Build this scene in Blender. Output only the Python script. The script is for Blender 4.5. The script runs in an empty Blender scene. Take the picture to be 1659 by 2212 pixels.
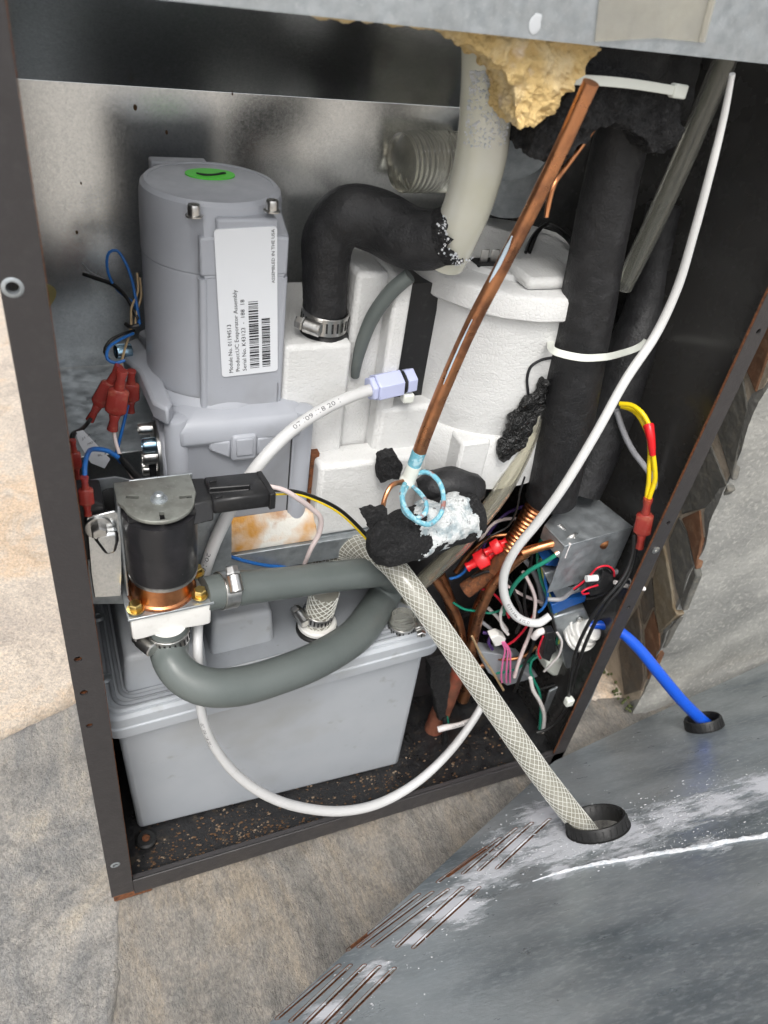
import bpy, bmesh, math, random
from mathutils import Vector, Matrix, noise
random.seed(7)
SC = bpy.context.scene
COL = SC.collection

# ------------------------------------------------------------------ camera
# Metric frame: X across the open back of the cabinet, Y into it, Z up; the cabinet is 0.378 m wide.
CAM_F = 1663.7                      # focal length in units of a 1659 x 2212 picture
CAM_C = Vector((0.01392, -0.28721, 0.57923))
CAM_X = Vector((0.91981, -0.36925, 0.13268))     # picture right
CAM_D = Vector((-0.13596, -0.61715, -0.77501))   # picture down
CAM_W = Vector((0.36805, 0.69483, -0.61786))     # view direction
cam = bpy.data.cameras.new('camera')
cam.sensor_fit = 'VERTICAL'; cam.sensor_height = 24.0
cam.lens = CAM_F / 2212 * 24.0
cam.clip_start = 0.01; cam.clip_end = 100
cam.dof.use_dof = True; cam.dof.focus_distance = 0.47; cam.dof.aperture_fstop = 9.0
co = bpy.data.objects.new('camera', cam); COL.objects.link(co)
M = Matrix.Identity(4)
for i in range(3):
    M[i][0] = CAM_X[i]; M[i][1] = -CAM_D[i]; M[i][2] = -CAM_W[i]; M[i][3] = CAM_C[i]
co.matrix_world = M
SC.camera = co

# ------------------------------------------------------------------ sky and sun (bright overcast)
SUN_EL, SUN_AZ = math.radians(58), math.radians(205)
world = bpy.data.worlds.new('World'); SC.world = world; world.use_nodes = True
wn = world.node_tree.nodes; wl = world.node_tree.links
bg = wn['Background']
sky = wn.new('ShaderNodeTexSky'); sky.sky_type = 'NISHITA'; sky.sun_disc = False
sky.sun_elevation = SUN_EL; sky.sun_rotation = SUN_AZ
sky.dust_density = 4.0; sky.air_density = 1.0; sky.ozone_density = 1.0
hs = wn.new('ShaderNodeHueSaturation'); hs.inputs['Saturation'].default_value = 0.12
wl.new(sky.outputs[0], hs.inputs['Color']); wl.new(hs.outputs[0], bg.inputs[0])
bg.inputs[1].default_value = 0.15
sl = bpy.data.lights.new('sun', 'SUN'); sl.energy = 1.2; sl.angle = math.radians(25); sl.color = (1, .96, .9)
so = bpy.data.objects.new('sun', sl); COL.objects.link(so)
sd = Vector((math.sin(SUN_AZ) * math.cos(SUN_EL), math.cos(SUN_AZ) * math.cos(SUN_EL), math.sin(SUN_EL)))
so.rotation_euler = sd.to_track_quat('Z', 'Y').to_euler(); so.location = sd * 3
SC.view_settings.view_transform = 'Standard'; SC.view_settings.look = 'None'
SC.view_settings.exposure = 0.62; SC.view_settings.gamma = 1.0; SC.view_settings.use_curve_mapping = False

SC.cycles.use_adaptive_sampling = True; SC.cycles.adaptive_threshold = 0.03; SC.cycles.max_bounces = 6; SC.cycles.diffuse_bounces = 3; SC.cycles.glossy_bounces = 4; SC.cycles.transparent_max_bounces = 12
# ------------------------------------------------------------------ helpers
def P(px, py, y=None, x=None, z=None):
    """the point of the place seen at (px, py) whose depth y (or x, or z) is known in metres"""
    r = CAM_X * (px - 829.5) + CAM_D * (py - 1106.0) + CAM_W * CAM_F
    if y is not None: t = (y - CAM_C.y) / r.y
    elif x is not None: t = (x - CAM_C.x) / r.x
    else: t = (z - CAM_C.z) / r.z
    return CAM_C + r * t
def depth(p): return (p - CAM_C).dot(CAM_W)
def PL(px, py, o, n):
    r = CAM_X * (px - 829.5) + CAM_D * (py - 1106.0) + CAM_W * CAM_F
    return CAM_C + r * ((o - CAM_C).dot(n) / r.dot(n))
def wr(p, w): return w * 0.5 * depth(p) / CAM_F

def resample(pts, rs, step):
    """Catmull-Rom through pts, evenly spaced"""
    n = len(pts)
    if n == 2:
        k = max(2, int((pts[1] - pts[0]).length / step) + 1)
        return [pts[0].lerp(pts[1], i / k) for i in range(k + 1)], [rs[0] + (rs[1] - rs[0]) * i / k for i in range(k + 1)]
    out, ro = [], []
    for i in range(n - 1):
        p1, p2 = pts[i], pts[i + 1]
        p0 = pts[i - 1] if i else p1 * 2 - p2
        p3 = pts[i + 2] if i + 2 < n else p2 * 2 - p1
        k = max(2, int((p2 - p1).length / step) + 1)
        d1 = max((p1 - p0).length, 1e-6) ** .5; d2 = max((p2 - p1).length, 1e-6) ** .5; d3 = max((p3 - p2).length, 1e-6) ** .5
        t0 = 0; t1 = d1; t2 = t1 + d2; t3 = t2 + d3
        for j in range(k):
            t = t1 + (t2 - t1) * j / k
            A1 = p0 * ((t1 - t) / (t1 - t0)) + p1 * ((t - t0) / (t1 - t0))
            A2 = p1 * ((t2 - t) / (t2 - t1)) + p2 * ((t - t1) / (t2 - t1))
            A3 = p2 * ((t3 - t) / (t3 - t2)) + p3 * ((t - t2) / (t3 - t2))
            B1 = A1 * ((t2 - t) / (t2 - t0)) + A2 * ((t - t0) / (t2 - t0))
            B2 = A2 * ((t3 - t) / (t3 - t1)) + A3 * ((t - t1) / (t3 - t1))
            out.append(B1 * ((t2 - t) / (t2 - t1)) + B2 * ((t - t1) / (t2 - t1)))
            u = j / k; u = u * u * (3 - 2 * u)
            ro.append(rs[i] + (rs[i + 1] - rs[i]) * u)
    out.append(pts[-1].copy()); ro.append(rs[-1])
    return out, ro

class Path:
    """a smooth centre line with frames"""
    def __init__(s, pts, rs, step=.004):
        s.p, s.r = resample(pts, rs, step)
        n = len(s.p); s.T = []
        for i in range(n):
            a = s.p[max(0, i - 1)]; b = s.p[min(n - 1, i + 1)]
            d = b - a; s.T.append(d.normalized() if d.length > 1e-9 else Vector((0, 0, 1)))
        ref = Vector((0, 0, 1)) if abs(s.T[0].z) < .9 else Vector((0, 1, 0))
        N = (ref - s.T[0] * ref.dot(s.T[0])).normalized(); s.N = [N]; s.s = [0.0]
        for i in range(1, n):
            N = N - s.T[i] * N.dot(s.T[i]); N.normalize(); s.N.append(N.copy())
            s.s.append(s.s[-1] + (s.p[i] - s.p[i - 1]).length)
        s.B = [s.T[i].cross(s.N[i]) for i in range(n)]
        s.len = s.s[-1]
    def at(s, d):
        d = min(max(d, 0), s.len); i = 0
        lo, hi = 0, len(s.s) - 1
        while hi - lo > 1:
            m = (lo + hi) // 2
            if s.s[m] <= d: lo = m
            else: hi = m
        u = (d - s.s[lo]) / max(s.s[hi] - s.s[lo], 1e-9)
        return (s.p[lo].lerp(s.p[hi], u), s.T[lo].lerp(s.T[hi], u).normalized(), s.N[lo].lerp(s.N[hi], u).normalized(),
                s.B[lo].lerp(s.B[hi], u).normalized(), s.r[lo] + (s.r[hi] - s.r[lo]) * u)

def px_path(pts, step=.004, k=1.):
    """pts: (px, py, y, width in picture units)"""
    q = [P(a[0], a[1], y=a[2]) for a in pts]
    w = None; rs = []
    for a, b in zip(pts, q):
        if len(a) > 3: w = a[3]
        rs.append(wr(b, w * k))
    return Path(q, rs, step)

class MB:
    def __init__(s): s.v = []; s.f = []; s.uv = {}
    def add(s, vs, fs, uvs=None):
        o = len(s.v); s.v += [Vector(v) for v in vs]
        for i, f in enumerate(fs):
            if uvs: s.uv[len(s.f)] = uvs[i]
            s.f.append([o + k for k in f])
        return s
    def tube(s, path, seg=20, caps=True, wob=None, a0=0., a1=None):
        n = len(path.p); vs = []; full = a1 is None
        m = seg if full else seg + 1
        for i in range(n):
            for k in range(m):
                a = a0 + (2 * math.pi if full else (a1 - a0)) * k / seg
                r = path.r[i] * (wob(path.s[i], a) if wob else 1)
                vs.append(path.p[i] + (path.N[i] * math.cos(a) + path.B[i] * math.sin(a)) * r)
        fs, uvs = [], []
        for i in range(n - 1):
            for k in range(seg):
                k2 = (k + 1) % m
                fs.append([i * m + k, i * m + k2, (i + 1) * m + k2, (i + 1) * m + k])
                uvs.append([(k / seg, path.s[i]), ((k + 1) / seg, path.s[i]), ((k + 1) / seg, path.s[i + 1]), (k / seg, path.s[i + 1])])
        s.add(vs, fs, uvs)
        if caps and full:
            o = len(s.v) - n * m
            s.f.append([o + k for k in range(m)][::-1]); s.f.append([o + (n - 1) * m + k for k in range(m)])
        return s
    def pipe(s, path, wall=.72, seg=24):
        """hollow tube with real wall thickness"""
        n = len(path.p); vs = []
        for f in (1., wall):
            for i in range(n):
                for k in range(seg):
                    a = 2 * math.pi * k / seg; vs.append(path.p[i] + (path.N[i] * math.cos(a) + path.B[i] * math.sin(a)) * path.r[i] * f)
        fs = []; o = n * seg
        for i in range(n - 1):
            for k in range(seg):
                k2 = (k + 1) % seg; a, b, c, d = i * seg + k, i * seg + k2, (i + 1) * seg + k2, (i + 1) * seg + k
                fs += [[a, b, c, d], [o + d, o + c, o + b, o + a]]
        for i in (0, n - 1):
            for k in range(seg):
                k2 = (k + 1) % seg; fs.append([i * seg + k, i * seg + k2, o + i * seg + k2, o + i * seg + k])
        return s.add(vs, fs)
    def cyl(s, p0, p1, r0, r1=None, seg=24, caps=True):
        r1 = r0 if r1 is None else r1
        return s.tube(Straight([p0, p1], [r0, r1]), seg, caps)
    def lathe(s, o, ax, prof, seg=32, cap0=True, cap1=True):
        """prof: list of (distance along axis, radius)"""
        ax = ax.normalized()
        pts = [o + ax * a for a, r in prof]
        return s.tube(Straight(pts, [r for a, r in prof], ax), seg, cap0)
    def box(s, c, size, rot=None):
        h = Vector(size) / 2; vs = []
        for dx in (-1, 1):
            for dy in (-1, 1):
                for dz in (-1, 1):
                    v = Vector((dx * h.x, dy * h.y, dz * h.z))
                    if rot is not None: v = rot @ v
                    vs.append(Vector(c) + v)
        return s.add(vs, HEX)
    def bar(s, p0, p1, w, t, up):
        """a box from p0 to p1, w wide, t thick along up"""
        d = p1 - p0; T = d.normalized(); U = (up - T * up.dot(T)).normalized(); S = T.cross(U)
        rot = Matrix((T, S, U)).transposed()
        return s.box((p0 + p1) / 2, (d.length, w, t), rot)
    def b2(s, x0, x1, y0, y1, z0, z1):
        return s.box(((x0 + x1) / 2, (y0 + y1) / 2, (z0 + z1) / 2), (x1 - x0, y1 - y0, z1 - z0))
    def hexa(s, vs): return s.add(vs, HEX)      # order as box: x-y-z nested
    def prism(s, poly, d):
        """poly: 3D points of one end, d: vector to the other end"""
        n = len(poly); vs = [Vector(p) for p in poly] + [Vector(p) + d for p in poly]
        fs = [list(range(n))[::-1], list(range(n, 2 * n))]
        for i in range(n): fs.append([i, (i + 1) % n, n + (i + 1) % n, n + i])
        return s.add(vs, fs)
    def ball(s, c, r, seg=16, rings=10, sc=(1, 1, 1), wob=None):
        vs = [Vector((0, 0, r))]
        for i in range(1, rings):
            th = math.pi * i / rings
            for k in range(seg):
                a = 2 * math.pi * k / seg
                vs.append(Vector((math.sin(th) * math.cos(a), math.sin(th) * math.sin(a), math.cos(th))) * r)
        vs.append(Vector((0, 0, -r)))
        fs = [[0, 1 + k, 1 + (k + 1) % seg] for k in range(seg)]
        for i in range(rings - 2):
            for k in range(seg):
                a = 1 + i * seg + k; b = 1 + i * seg + (k + 1) % seg
                fs.append([a, a + seg, b + seg, b])
        L = len(vs) - 1; o = 1 + (rings - 2) * seg
        fs += [[o + k, L, o + (k + 1) % seg] for k in range(seg)]
        out = []
        for v in vs:
            v = Vector((v.x * sc[0], v.y * sc[1], v.z * sc[2]))
            if wob: v = v * wob(v)
            out.append(Vector(c) + v)
        return s.add(out, fs)
    def build(s, name, mat, parent=None, bevel=0, segs=2, sharp=35, sub=0, disp=None):
        me = bpy.data.meshes.new(name)
        c = Vector((0, 0, 0))
        for v in s.v: c += v
        c /= max(1, len(s.v))
        me.from_pydata([v - c for v in s.v], [], s.f)
        if s.uv:
            ul = me.uv_layers.new(name='UVMap'); d = ul.data
            for i, p in enumerate(me.polygons):
                if i in s.uv:
                    for k, li in enumerate(p.loop_indices): d[li].uv = s.uv[i][k]
        bm = bmesh.new(); bm.from_mesh(me)
        bmesh.ops.recalc_face_normals(bm, faces=bm.faces)
        if sub:
            bmesh.ops.triangulate(bm, faces=[f for f in bm.faces if len(f.verts) > 4])
            for _ in range(sub): bmesh.ops.subdivide_edges(bm, edges=bm.edges[:], cuts=1, use_grid_fill=True)
        if disp:
            bm.normal_update()
            mv = [(v, disp(v.co + c, v.normal)) for v in bm.verts]
            for v, d in mv: v.co += d
        bm.to_mesh(me); bm.free()
        me.polygons.foreach_set('use_smooth', [True] * len(me.polygons))
        me.set_sharp_from_angle(angle=math.radians(sharp))
        return link(name, me, mat, parent, c, bevel, segs)
HEX = [[0, 1, 3, 2], [4, 6, 7, 5], [0, 4, 5, 1], [2, 3, 7, 6], [0, 2, 6, 4], [1, 5, 7, 3]]
class Straight(Path):
    def __init__(s, pts, rs, ax=None):
        s.p = [Vector(p) for p in pts]; s.r = rs; n = len(pts)
        T = (ax or (s.p[-1] - s.p[0])).normalized()
        ref = Vector((0, 0, 1)) if abs(T.z) < .9 else Vector((0, 1, 0))
        N = (ref - T * ref.dot(T)).normalized()
        s.T = [T] * n; s.N = [N] * n; s.B = [T.cross(N)] * n; s.s = [0.]
        for i in range(1, n): s.s.append(s.s[-1] + (s.p[i] - s.p[i - 1]).length)
        s.len = s.s[-1]
def link(name, me, mat, parent, c, bevel=0, segs=2):
    if mat: me.materials.append(mat)
    o = bpy.data.objects.new(name, me); COL.objects.link(o); o.location = c
    if parent is not None:
        o.parent = parent; o.matrix_parent_inverse = Matrix.Translation(-WLOC[parent.name])
    WLOC[o.name] = c.copy()
    if bevel:
        b = o.modifiers.new('bevel', 'BEVEL'); b.width = bevel; b.segments = segs; b.limit_method = 'ANGLE'; b.angle_limit = math.radians(35)
    return o
WLOC = {}
def thing(name, loc, label, cat, group=None):
    o = bpy.data.objects.new(name, None); COL.objects.link(o); o.location = loc; o.empty_display_size = .01
    WLOC[o.name] = Vector(loc); return tag(o, label, cat, group)
def tag(o, label, cat, group=None):
    o['label'] = label; o['category'] = cat
    if group: o['group'] = group
    return o
def stuff(o): o['kind'] = 'stuff'; return o
def cut(o, cutter):
    """real openings: subtract the cutter mesh, then drop it"""
    md = o.modifiers.new('cut', 'BOOLEAN'); md.operation = 'DIFFERENCE'; md.solver = 'EXACT'; md.object = cutter; md.use_self = True; md.use_hole_tolerant = True
    bpy.context.view_layer.update()
    dg = bpy.context.evaluated_depsgraph_get()
    me = bpy.data.meshes.new_from_object(o.evaluated_get(dg))
    o.modifiers.remove(md); old = o.data; o.data = me
    bpy.data.objects.remove(cutter)
    me.set_sharp_from_angle(angle=math.radians(35))
def rnd_disp(scale, amp, octs=3, seed=0.):
    off = Vector((seed * 3.1, seed * 1.7, seed * 2.3))
    return lambda p, n: n * (noise.fractal((p * scale) + off, 1.0, 2.0, octs) * amp)
def text_mesh(body, size):
    cu = bpy.data.curves.new('t', 'FONT'); cu.body = body; cu.size = size; cu.resolution_u = 2
    o = bpy.data.objects.new('t', cu); COL.objects.link(o)
    bpy.context.view_layer.update()
    me = bpy.data.meshes.new_from_object(o.evaluated_get(bpy.context.evaluated_depsgraph_get()))
    vs = [v.co.copy() for v in me.vertices]; fs = [list(p.vertices) for p in me.polygons]
    bpy.data.objects.remove(o); bpy.data.curves.remove(cu); bpy.data.meshes.remove(me)
    return vs, fs
def flat_text(mb, body, o, ex, ey, length=None, size=.003, off=None):
    """write body from o along ex, letters standing along ey; length fits the line"""
    vs, fs = text_mesh(body, 1.0)
    w = max(v.x for v in vs)
    k = (length / w) if length else size
    ky = size if length else size
    mb.add([o + ex * (v.x * k) + ey * (v.y * ky) + (off or Vector()) for v in vs], fs)
def tube_text(mb, path, body, s0, length, size, side, ang=0., flip=False):
    """write body along a tube on the flank that faces direction side"""
    vs, fs = text_mesh(body, 1.0); w = max(v.x for v in vs); out = []
    for v in vs:
        d = s0 + (v.x / w * length) * (-1 if flip else 1)
        p, T, N, B, r = path.at(d)
        n = (side - T * side.dot(T)).normalized(); b = T.cross(n) * (1 if flip else -1)
        a = (v.y - .35) * size / r + ang
        out.append(p + (n * math.cos(a) + b * math.sin(a)) * (r + .00012))
    mb.add(out, fs)

# ------------------------------------------------------------------ materials
def mat(name, base, rough=.5, metal=0., var=(), bump=(), trans=0., ior=1.45, coat=0., sss=0., rvar=None, alpha=1., spec=.5, uvbump=None, stretch=None):
    m = bpy.data.materials.new(name); m.use_nodes = True
    nt = m.node_tree; N = nt.nodes; L = nt.links; b = N['Principled BSDF']
    tc = N.new('ShaderNodeTexCoord'); vec = tc.outputs['Object']
    if stretch:
        mp = N.new('ShaderNodeMapping'); mp.inputs['Scale'].default_value = stretch; L.new(vec, mp.inputs[0]); vec = mp.outputs[0]
    def tex(kind, scale, detail=3., seed=0., rough_=.55):
        if kind == 'voro' or kind == 'cell' or kind == 'smooth':
            t = N.new('ShaderNodeTexVoronoi'); t.inputs['Scale'].default_value = scale
            if kind == 'smooth': t.feature = 'DISTANCE_TO_EDGE'
            L.new(vec, t.inputs['Vector'])
            return remap(t.outputs['Distance'], 0., .16) if kind == 'smooth' else t.outputs['Color' if kind == 'cell' else 'Distance']
        if kind == 'wave':
            t = N.new('ShaderNodeTexWave'); t.inputs['Scale'].default_value = scale; t.inputs['Distortion'].default_value = detail
            L.new(vec, t.inputs['Vector']); return t.outputs['Fac']
        t = N.new('ShaderNodeTexNoise'); t.inputs['Scale'].default_value = scale; t.inputs['Detail'].default_value = detail
        t.inputs['Roughness'].default_value = rough_
        if seed:
            ad = N.new('ShaderNodeVectorMath'); ad.inputs[1].default_value = (seed, seed * .7, seed * 1.3); L.new(vec, ad.inputs[0]); L.new(ad.outputs[0], t.inputs['Vector'])
        else: L.new(vec, t.inputs['Vector'])
        return t.outputs['Fac']
    def remap(sock, lo, hi):
        r = N.new('ShaderNodeMapRange'); r.inputs[1].default_value = lo; r.inputs[2].default_value = hi; L.new(sock, r.inputs[0]); return r.outputs[0]
    cur = None
    for i, (col, kind, scale, lo, hi, amt) in enumerate(var):
        fac = remap(tex(kind, scale, 4., 1.3 + 2.7 * i), lo, hi)
        mu = N.new('ShaderNodeMath'); mu.operation = 'MULTIPLY'; mu.inputs[1].default_value = amt; L.new(fac, mu.inputs[0])
        mx = N.new('ShaderNodeMix'); mx.data_type = 'RGBA'
        L.new(mu.outputs[0], mx.inputs[0])
        if cur is None: mx.inputs[6].default_value = (*base, 1)
        else: L.new(cur, mx.inputs[6])
        mx.inputs[7].default_value = (*col, 1); cur = mx.outputs[2]
    if cur is None: b.inputs['Base Color'].default_value = (*base, 1)
    else: L.new(cur, b.inputs['Base Color'])
    b.inputs['Roughness'].default_value = rough; b.inputs['Metallic'].default_value = metal
    b.inputs['IOR'].default_value = ior; b.inputs['Transmission Weight'].default_value = trans
    b.inputs['Coat Weight'].default_value = coat; b.inputs['Specular IOR Level'].default_value = spec
    b.inputs['Alpha'].default_value = alpha
    if sss: b.inputs['Subsurface Weight'].default_value = sss; b.inputs['Subsurface Radius'].default_value = (.004, .004, .004)
    if rvar:
        kind, scale, lo, hi, r0, r1 = rvar
        r = N.new('ShaderNodeMapRange'); r.inputs[1].default_value = lo; r.inputs[2].default_value = hi; r.inputs[3].default_value = r0; r.inputs[4].default_value = r1
        L.new(tex(kind, scale, 3., 9.1), r.inputs[0]); L.new(r.outputs[0], b.inputs['Roughness'])
    prev = None
    for i, (kind, scale, strength, dist) in enumerate(bump):
        bp = N.new('ShaderNodeBump'); bp.inputs['Strength'].default_value = strength; bp.inputs['Distance'].default_value = dist
        L.new(tex(kind, scale, 3., 4.4 + i), bp.inputs['Height'])
        if prev: L.new(prev, bp.inputs['Normal'])
        prev = bp.outputs[0]
    if prev: L.new(prev, b.inputs['Normal'])
    return m
def S(r, g, b):
    f = lambda c: (c / 255 / 12.92) if c / 255 <= .04045 else ((c / 255 + .055) / 1.055) ** 2.4
    return (f(r), f(g), f(b))
MT = {}
MT['galv'] = mat('galvanised_steel', (.72, .73, .73), .36, 1., var=[((.56, .58, .59), 'noise', 800, .45, .66, .6), ((.92, .92, .91), 'cell', 650, .6, 1., .35), ((.40, .39, .36), 'noise', 500, .76, .82, .4)], bump=[('noise', 1300, .10, .0003)], rvar=('noise', 900, .3, .7, .19, .27))
MT['galv_dull'] = mat('dull_galvanised_steel', (.44, .47, .49), .5, .8, var=[((.30, .33, .35), 'noise', 190, .4, .65, .6), ((.55, .57, .58), 'noise', 700, .58, .75, .6)], bump=[('noise', 900, .2, .0005)], rvar=('noise', 120, .35, .65, .38, .6))
MT['galv_worn'] = mat('weathered_panel_steel', (.17, .21, .235), .42, .75, var=[((.09, .115, .135), 'noise', 34, .42, .62, .8), ((.34, .40, .43), 'noise', 210, .55, .72, .75), ((.62, .66, .68), 'noise', 95, .67, .74, .8)], bump=[('noise', 500, .25, .0006)], rvar=('noise', 60, .35, .65, .3, .55))
MT['oxide'] = mat('white_zinc_oxide', (.62, .63, .65), .85, 0, var=[((.42, .46, .5), 'noise', 300, .45, .65, .8)], bump=[('noise', 900, .6, .001)])
MT['black_steel'] = mat('black_painted_steel', (.036, .033, .034), .36, 0., var=[((.045, .042, .042), 'noise', 260, .5, .72, .6), ((.16, .15, .15), 'noise', 900, .76, .82, .7)], bump=[('noise', 700, .35, .0005)], rvar=('noise', 90, .3, .7, .34, .55))
MT['black_gloss'] = mat('black_side_wall', (.030, .029, .028), .2, .0, var=[((.05, .035, .025), 'noise', 160, .68, .8, .6)], bump=[('noise', 90, .08, .0005)], rvar=('noise', 70, .35, .65, .18, .32))
MT['tray'] = mat('black_tray', (.012, .012, .013), .45, 0., var=[((.06, .045, .03), 'noise', 140, .58, .7, .5), ((.12, .115, .11), 'noise', 420, .7, .78, .6)], bump=[('noise', 300, .5, .001)], rvar=('noise', 90, .35, .65, .25, .7))
MT['rust'] = mat('rust', (.16, .055, .02), .85, 0, var=[((.05, .025, .015), 'noise', 300, .45, .65, .8), ((.30, .13, .05), 'noise', 600, .55, .7, .6)], bump=[('noise', 900, .5, .0008)])
MT['motor'] = mat('grey_cast_paint', S(164, 167, 174), .38, 0, var=[(S(154, 157, 165), 'noise', 60, .45, .7, .35), (S(120, 118, 112), 'noise', 480, .70, .8, .5), (S(118, 114, 104), 'noise', 16, .56, .75, .35)], bump=[('noise', 700, .12, .0004)], rvar=('noise', 120, .4, .6, .36, .5))
MT['tank'] = mat('grey_tank_plastic', S(172, 176, 181), .42, 0, var=[(S(160, 165, 171), 'noise', 25, .4, .7, .5), (S(135, 133, 128), 'noise', 260, .68, .8, .4), (S(140, 136, 126), 'noise', 9, .50, .72, .6), (S(120, 116, 108), 'noise', 70, .64, .76, .4)], bump=[('noise', 900, .06, .0003)])
MT['tank_dark'] = mat('grey_lid_plastic', S(140, 144, 149), .42, 0, var=[(S(125, 128, 132), 'noise', 50, .4, .7, .5), (S(90, 84, 76), 'noise', 320, .66, .78, .4)])
MT['eps'] = mat('white_bead_foam', (.66, .66, .65), .6, 0, var=[((.55, .55, .53), 'noise', 25, .5, .75, .4), ((.45, .42, .36), 'noise', 700, .76, .84, .45)], bump=[('smooth', 400, .35, .0005), ('noise', 70, .4, .0025)])
MT['eps_dirty'] = mat('stained_bead_foam', (.74, .72, .66), .7, 0, var=[((.62, .30, .06), 'noise', 24, .42, .55, 1.), ((.42, .17, .04), 'noise', 70, .55, .70, .7)], bump=[('smooth', 400, .3, .0004)])
MT['foam_black'] = mat('black_pipe_foam', (.012, .012, .013), .52, 0, var=[((.03, .03, .032), 'noise', 120, .45, .7, .6), ((.30, .30, .30), 'noise', 1500, .77, .82, .5)], bump=[('noise', 850, .45, .0009), ('noise', 170, .4, .0018), ('noise', 50, .3, .003)], rvar=('noise', 60, .3, .7, .42, .62))
MT['foam_torn'] = mat('torn_black_foam', (.010, .010, .011), .9, 0, var=[((.04, .04, .04), 'noise', 500, .5, .7, .7)], bump=[('noise', 420, 1., .003), ('noise', 1400, .7, .0012)])
MT['black_plastic'] = mat('black_plastic', (.014, .014, .015), .38, 0, var=[((.06, .06, .058), 'noise', 200, .55, .75, .35), ((.2, .19, .17), 'noise', 1100, .75, .82, .6)], bump=[('noise', 900, .15, .0004)])
MT['rubber_black'] = mat('black_rubber', (.012, .012, .012), .5, 0, var=[((.15, .15, .15), 'noise', 700, .68, .78, .5)], bump=[('noise', 500, .3, .0005)])
MT['rubber_grey'] = mat('grey_rubber_hose', S(94, 100, 98), .36, 0, var=[(S(82, 89, 87), 'noise', 28, .4, .7, .6), (S(150, 152, 150), 'noise', 900, .76, .82, .55)], bump=[('noise', 380, .12, .0006), ('noise', 40, .15, .002)], rvar=('noise', 50, .35, .65, .3, .5))
MT['coil'] = mat('black_coil_shrink', (.017, .017, .019), .3, 0, var=[((.2, .19, .18), 'noise', 500, .72, .78, .55), ((.05, .045, .05), 'noise', 60, .45, .7, .5)], bump=[('noise', 260, .2, .0008)])
MT['steel'] = mat('bright_steel', (.62, .61, .59), .28, 1., var=[((.35, .34, .32), 'noise', 260, .5, .7, .5)], bump=[('noise', 700, .1, .0003)])
MT['steel_dark'] = mat('dark_slot', (.02, .02, .02), .7)
MT['brass_zinc'] = mat('yellow_zinc', (.62, .45, .16), .3, 1., var=[((.45, .25, .08), 'noise', 400, .5, .7, .5)])
MT['blue_zinc'] = mat('blue_zinc', (.30, .46, .58), .25, 1., var=[((.5, .55, .6), 'noise', 300, .5, .7, .5)])
MT['copper'] = mat('aged_copper', (.60, .27, .13), .4, .95, var=[((.26, .12, .075), 'noise', 70, .45, .62, .75), ((.55, .26, .14), 'noise', 160, .55, .7, .6), ((.25, .40, .42), 'noise', 300, .7, .78, .4)], bump=[('noise', 300, .2, .0005)], rvar=('noise', 80, .35, .65, .22, .45))
MT['copper_green'] = mat('verdigris_copper', (.16, .42, .52), .75, .15, var=[((.45, .66, .72), 'noise', 260, .5, .62, .85), ((.28, .09, .06), 'noise', 130, .56, .66, .9)], bump=[('noise', 600, .6, .001)])
MT['copper_clean'] = mat('copper', (.62, .27, .12), .3, 1., var=[((.32, .13, .07), 'noise', 120, .45, .65, .6)])
MT['verdigris'] = mat('blue_corrosion_crust', (.18, .48, .62), .85, 0, var=[((.6, .75, .8), 'noise', 420, .45, .6, .8)], bump=[('noise', 900, .8, .0015)])
MT['frost'] = mat('white_crust', (.60, .62, .62), .9, 0, var=[((.26, .33, .36), 'noise', 120, .48, .62, .8), ((.10, .10, .10), 'noise', 260, .62, .70, .8)], bump=[('noise', 700, .9, .0018)])
MT['hose_frost'] = mat('frosted_hose', (.80, .79, .66), .22, 0, trans=.3, ior=1.35, coat=.6, var=[((.90, .90, .86), 'noise', 30, .4, .65, .6)], bump=[('noise', 60, .1, .002)])
MT['vinyl'] = mat('yellowed_clear_vinyl', (.62, .56, .36), .15, 0, alpha=.5, var=[((.80, .77, .62), 'noise', 40, .45, .65, .7)], bump=[('noise', 90, .15, .001)])
MT['clear'] = mat('clear_tube', (.55, .56, .50), .07, 0, alpha=.22, coat=.5)
MT['braid_tube'] = mat('cloudy_braided_tube', (.27, .26, .22), .25, 0, var=[((.20, .19, .15), 'noise', 60, .4, .7, .7), ((.38, .37, .32), 'noise', 25, .5, .7, .5)], coat=.5)
MT['thread'] = mat('white_thread', (.62, .62, .57), .45, 0)
MT['white_pe'] = mat('white_tube_plastic', (.56, .56, .56), .38, 0, var=[((.49, .49, .48), 'noise', 40, .4, .7, .5), ((.30, .27, .22), 'noise', 150, .66, .76, .4)])
MT['white_plastic'] = mat('white_plastic', (.78, .77, .74), .35, 0, var=[((.62, .60, .55), 'noise', 180, .55, .75, .5)])
MT['white_cable'] = mat('white_cable', (.70, .70, .69), .32, 0, var=[((.6, .59, .56), 'noise', 500, .72, .8, .5)])
MT['nylon'] = mat('natural_nylon', (.70, .72, .66), .35, 0, trans=0.)
MT['lavender'] = mat('lavender_fitting', (.56, .60, .84), .3, 0, alpha=.85)
MT['ink'] = mat('black_ink', (.015, .015, .018), .5, 0)
MT['ink_grey'] = mat('faded_ink', (.10, .10, .11), .6, 0)
MT['sticker'] = mat('white_sticker', (.72, .74, .77), .3, 0, coat=.2)
MT['green_dot'] = mat('green_sticker', (.10, .60, .06), .45, 0)
MT['red'] = mat('red_terminal_nylon', (.36, .045, .035), .25, 0, alpha=.82, coat=.2, var=[((.50, .20, .12), 'noise', 160, .5, .7, .5)])
MT['red_tape'] = mat('red_tape', (.65, .015, .02), .3, 0)
def wire_mat(name, c, r=.35): MT[name] = mat(name, c, r, 0, var=[(tuple(.5 * x + .06 for x in c), 'noise', 220, .58, .74, .5)], bump=[('noise', 300, .08, .0006), ('noise', 40, .15, .002)])
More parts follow.
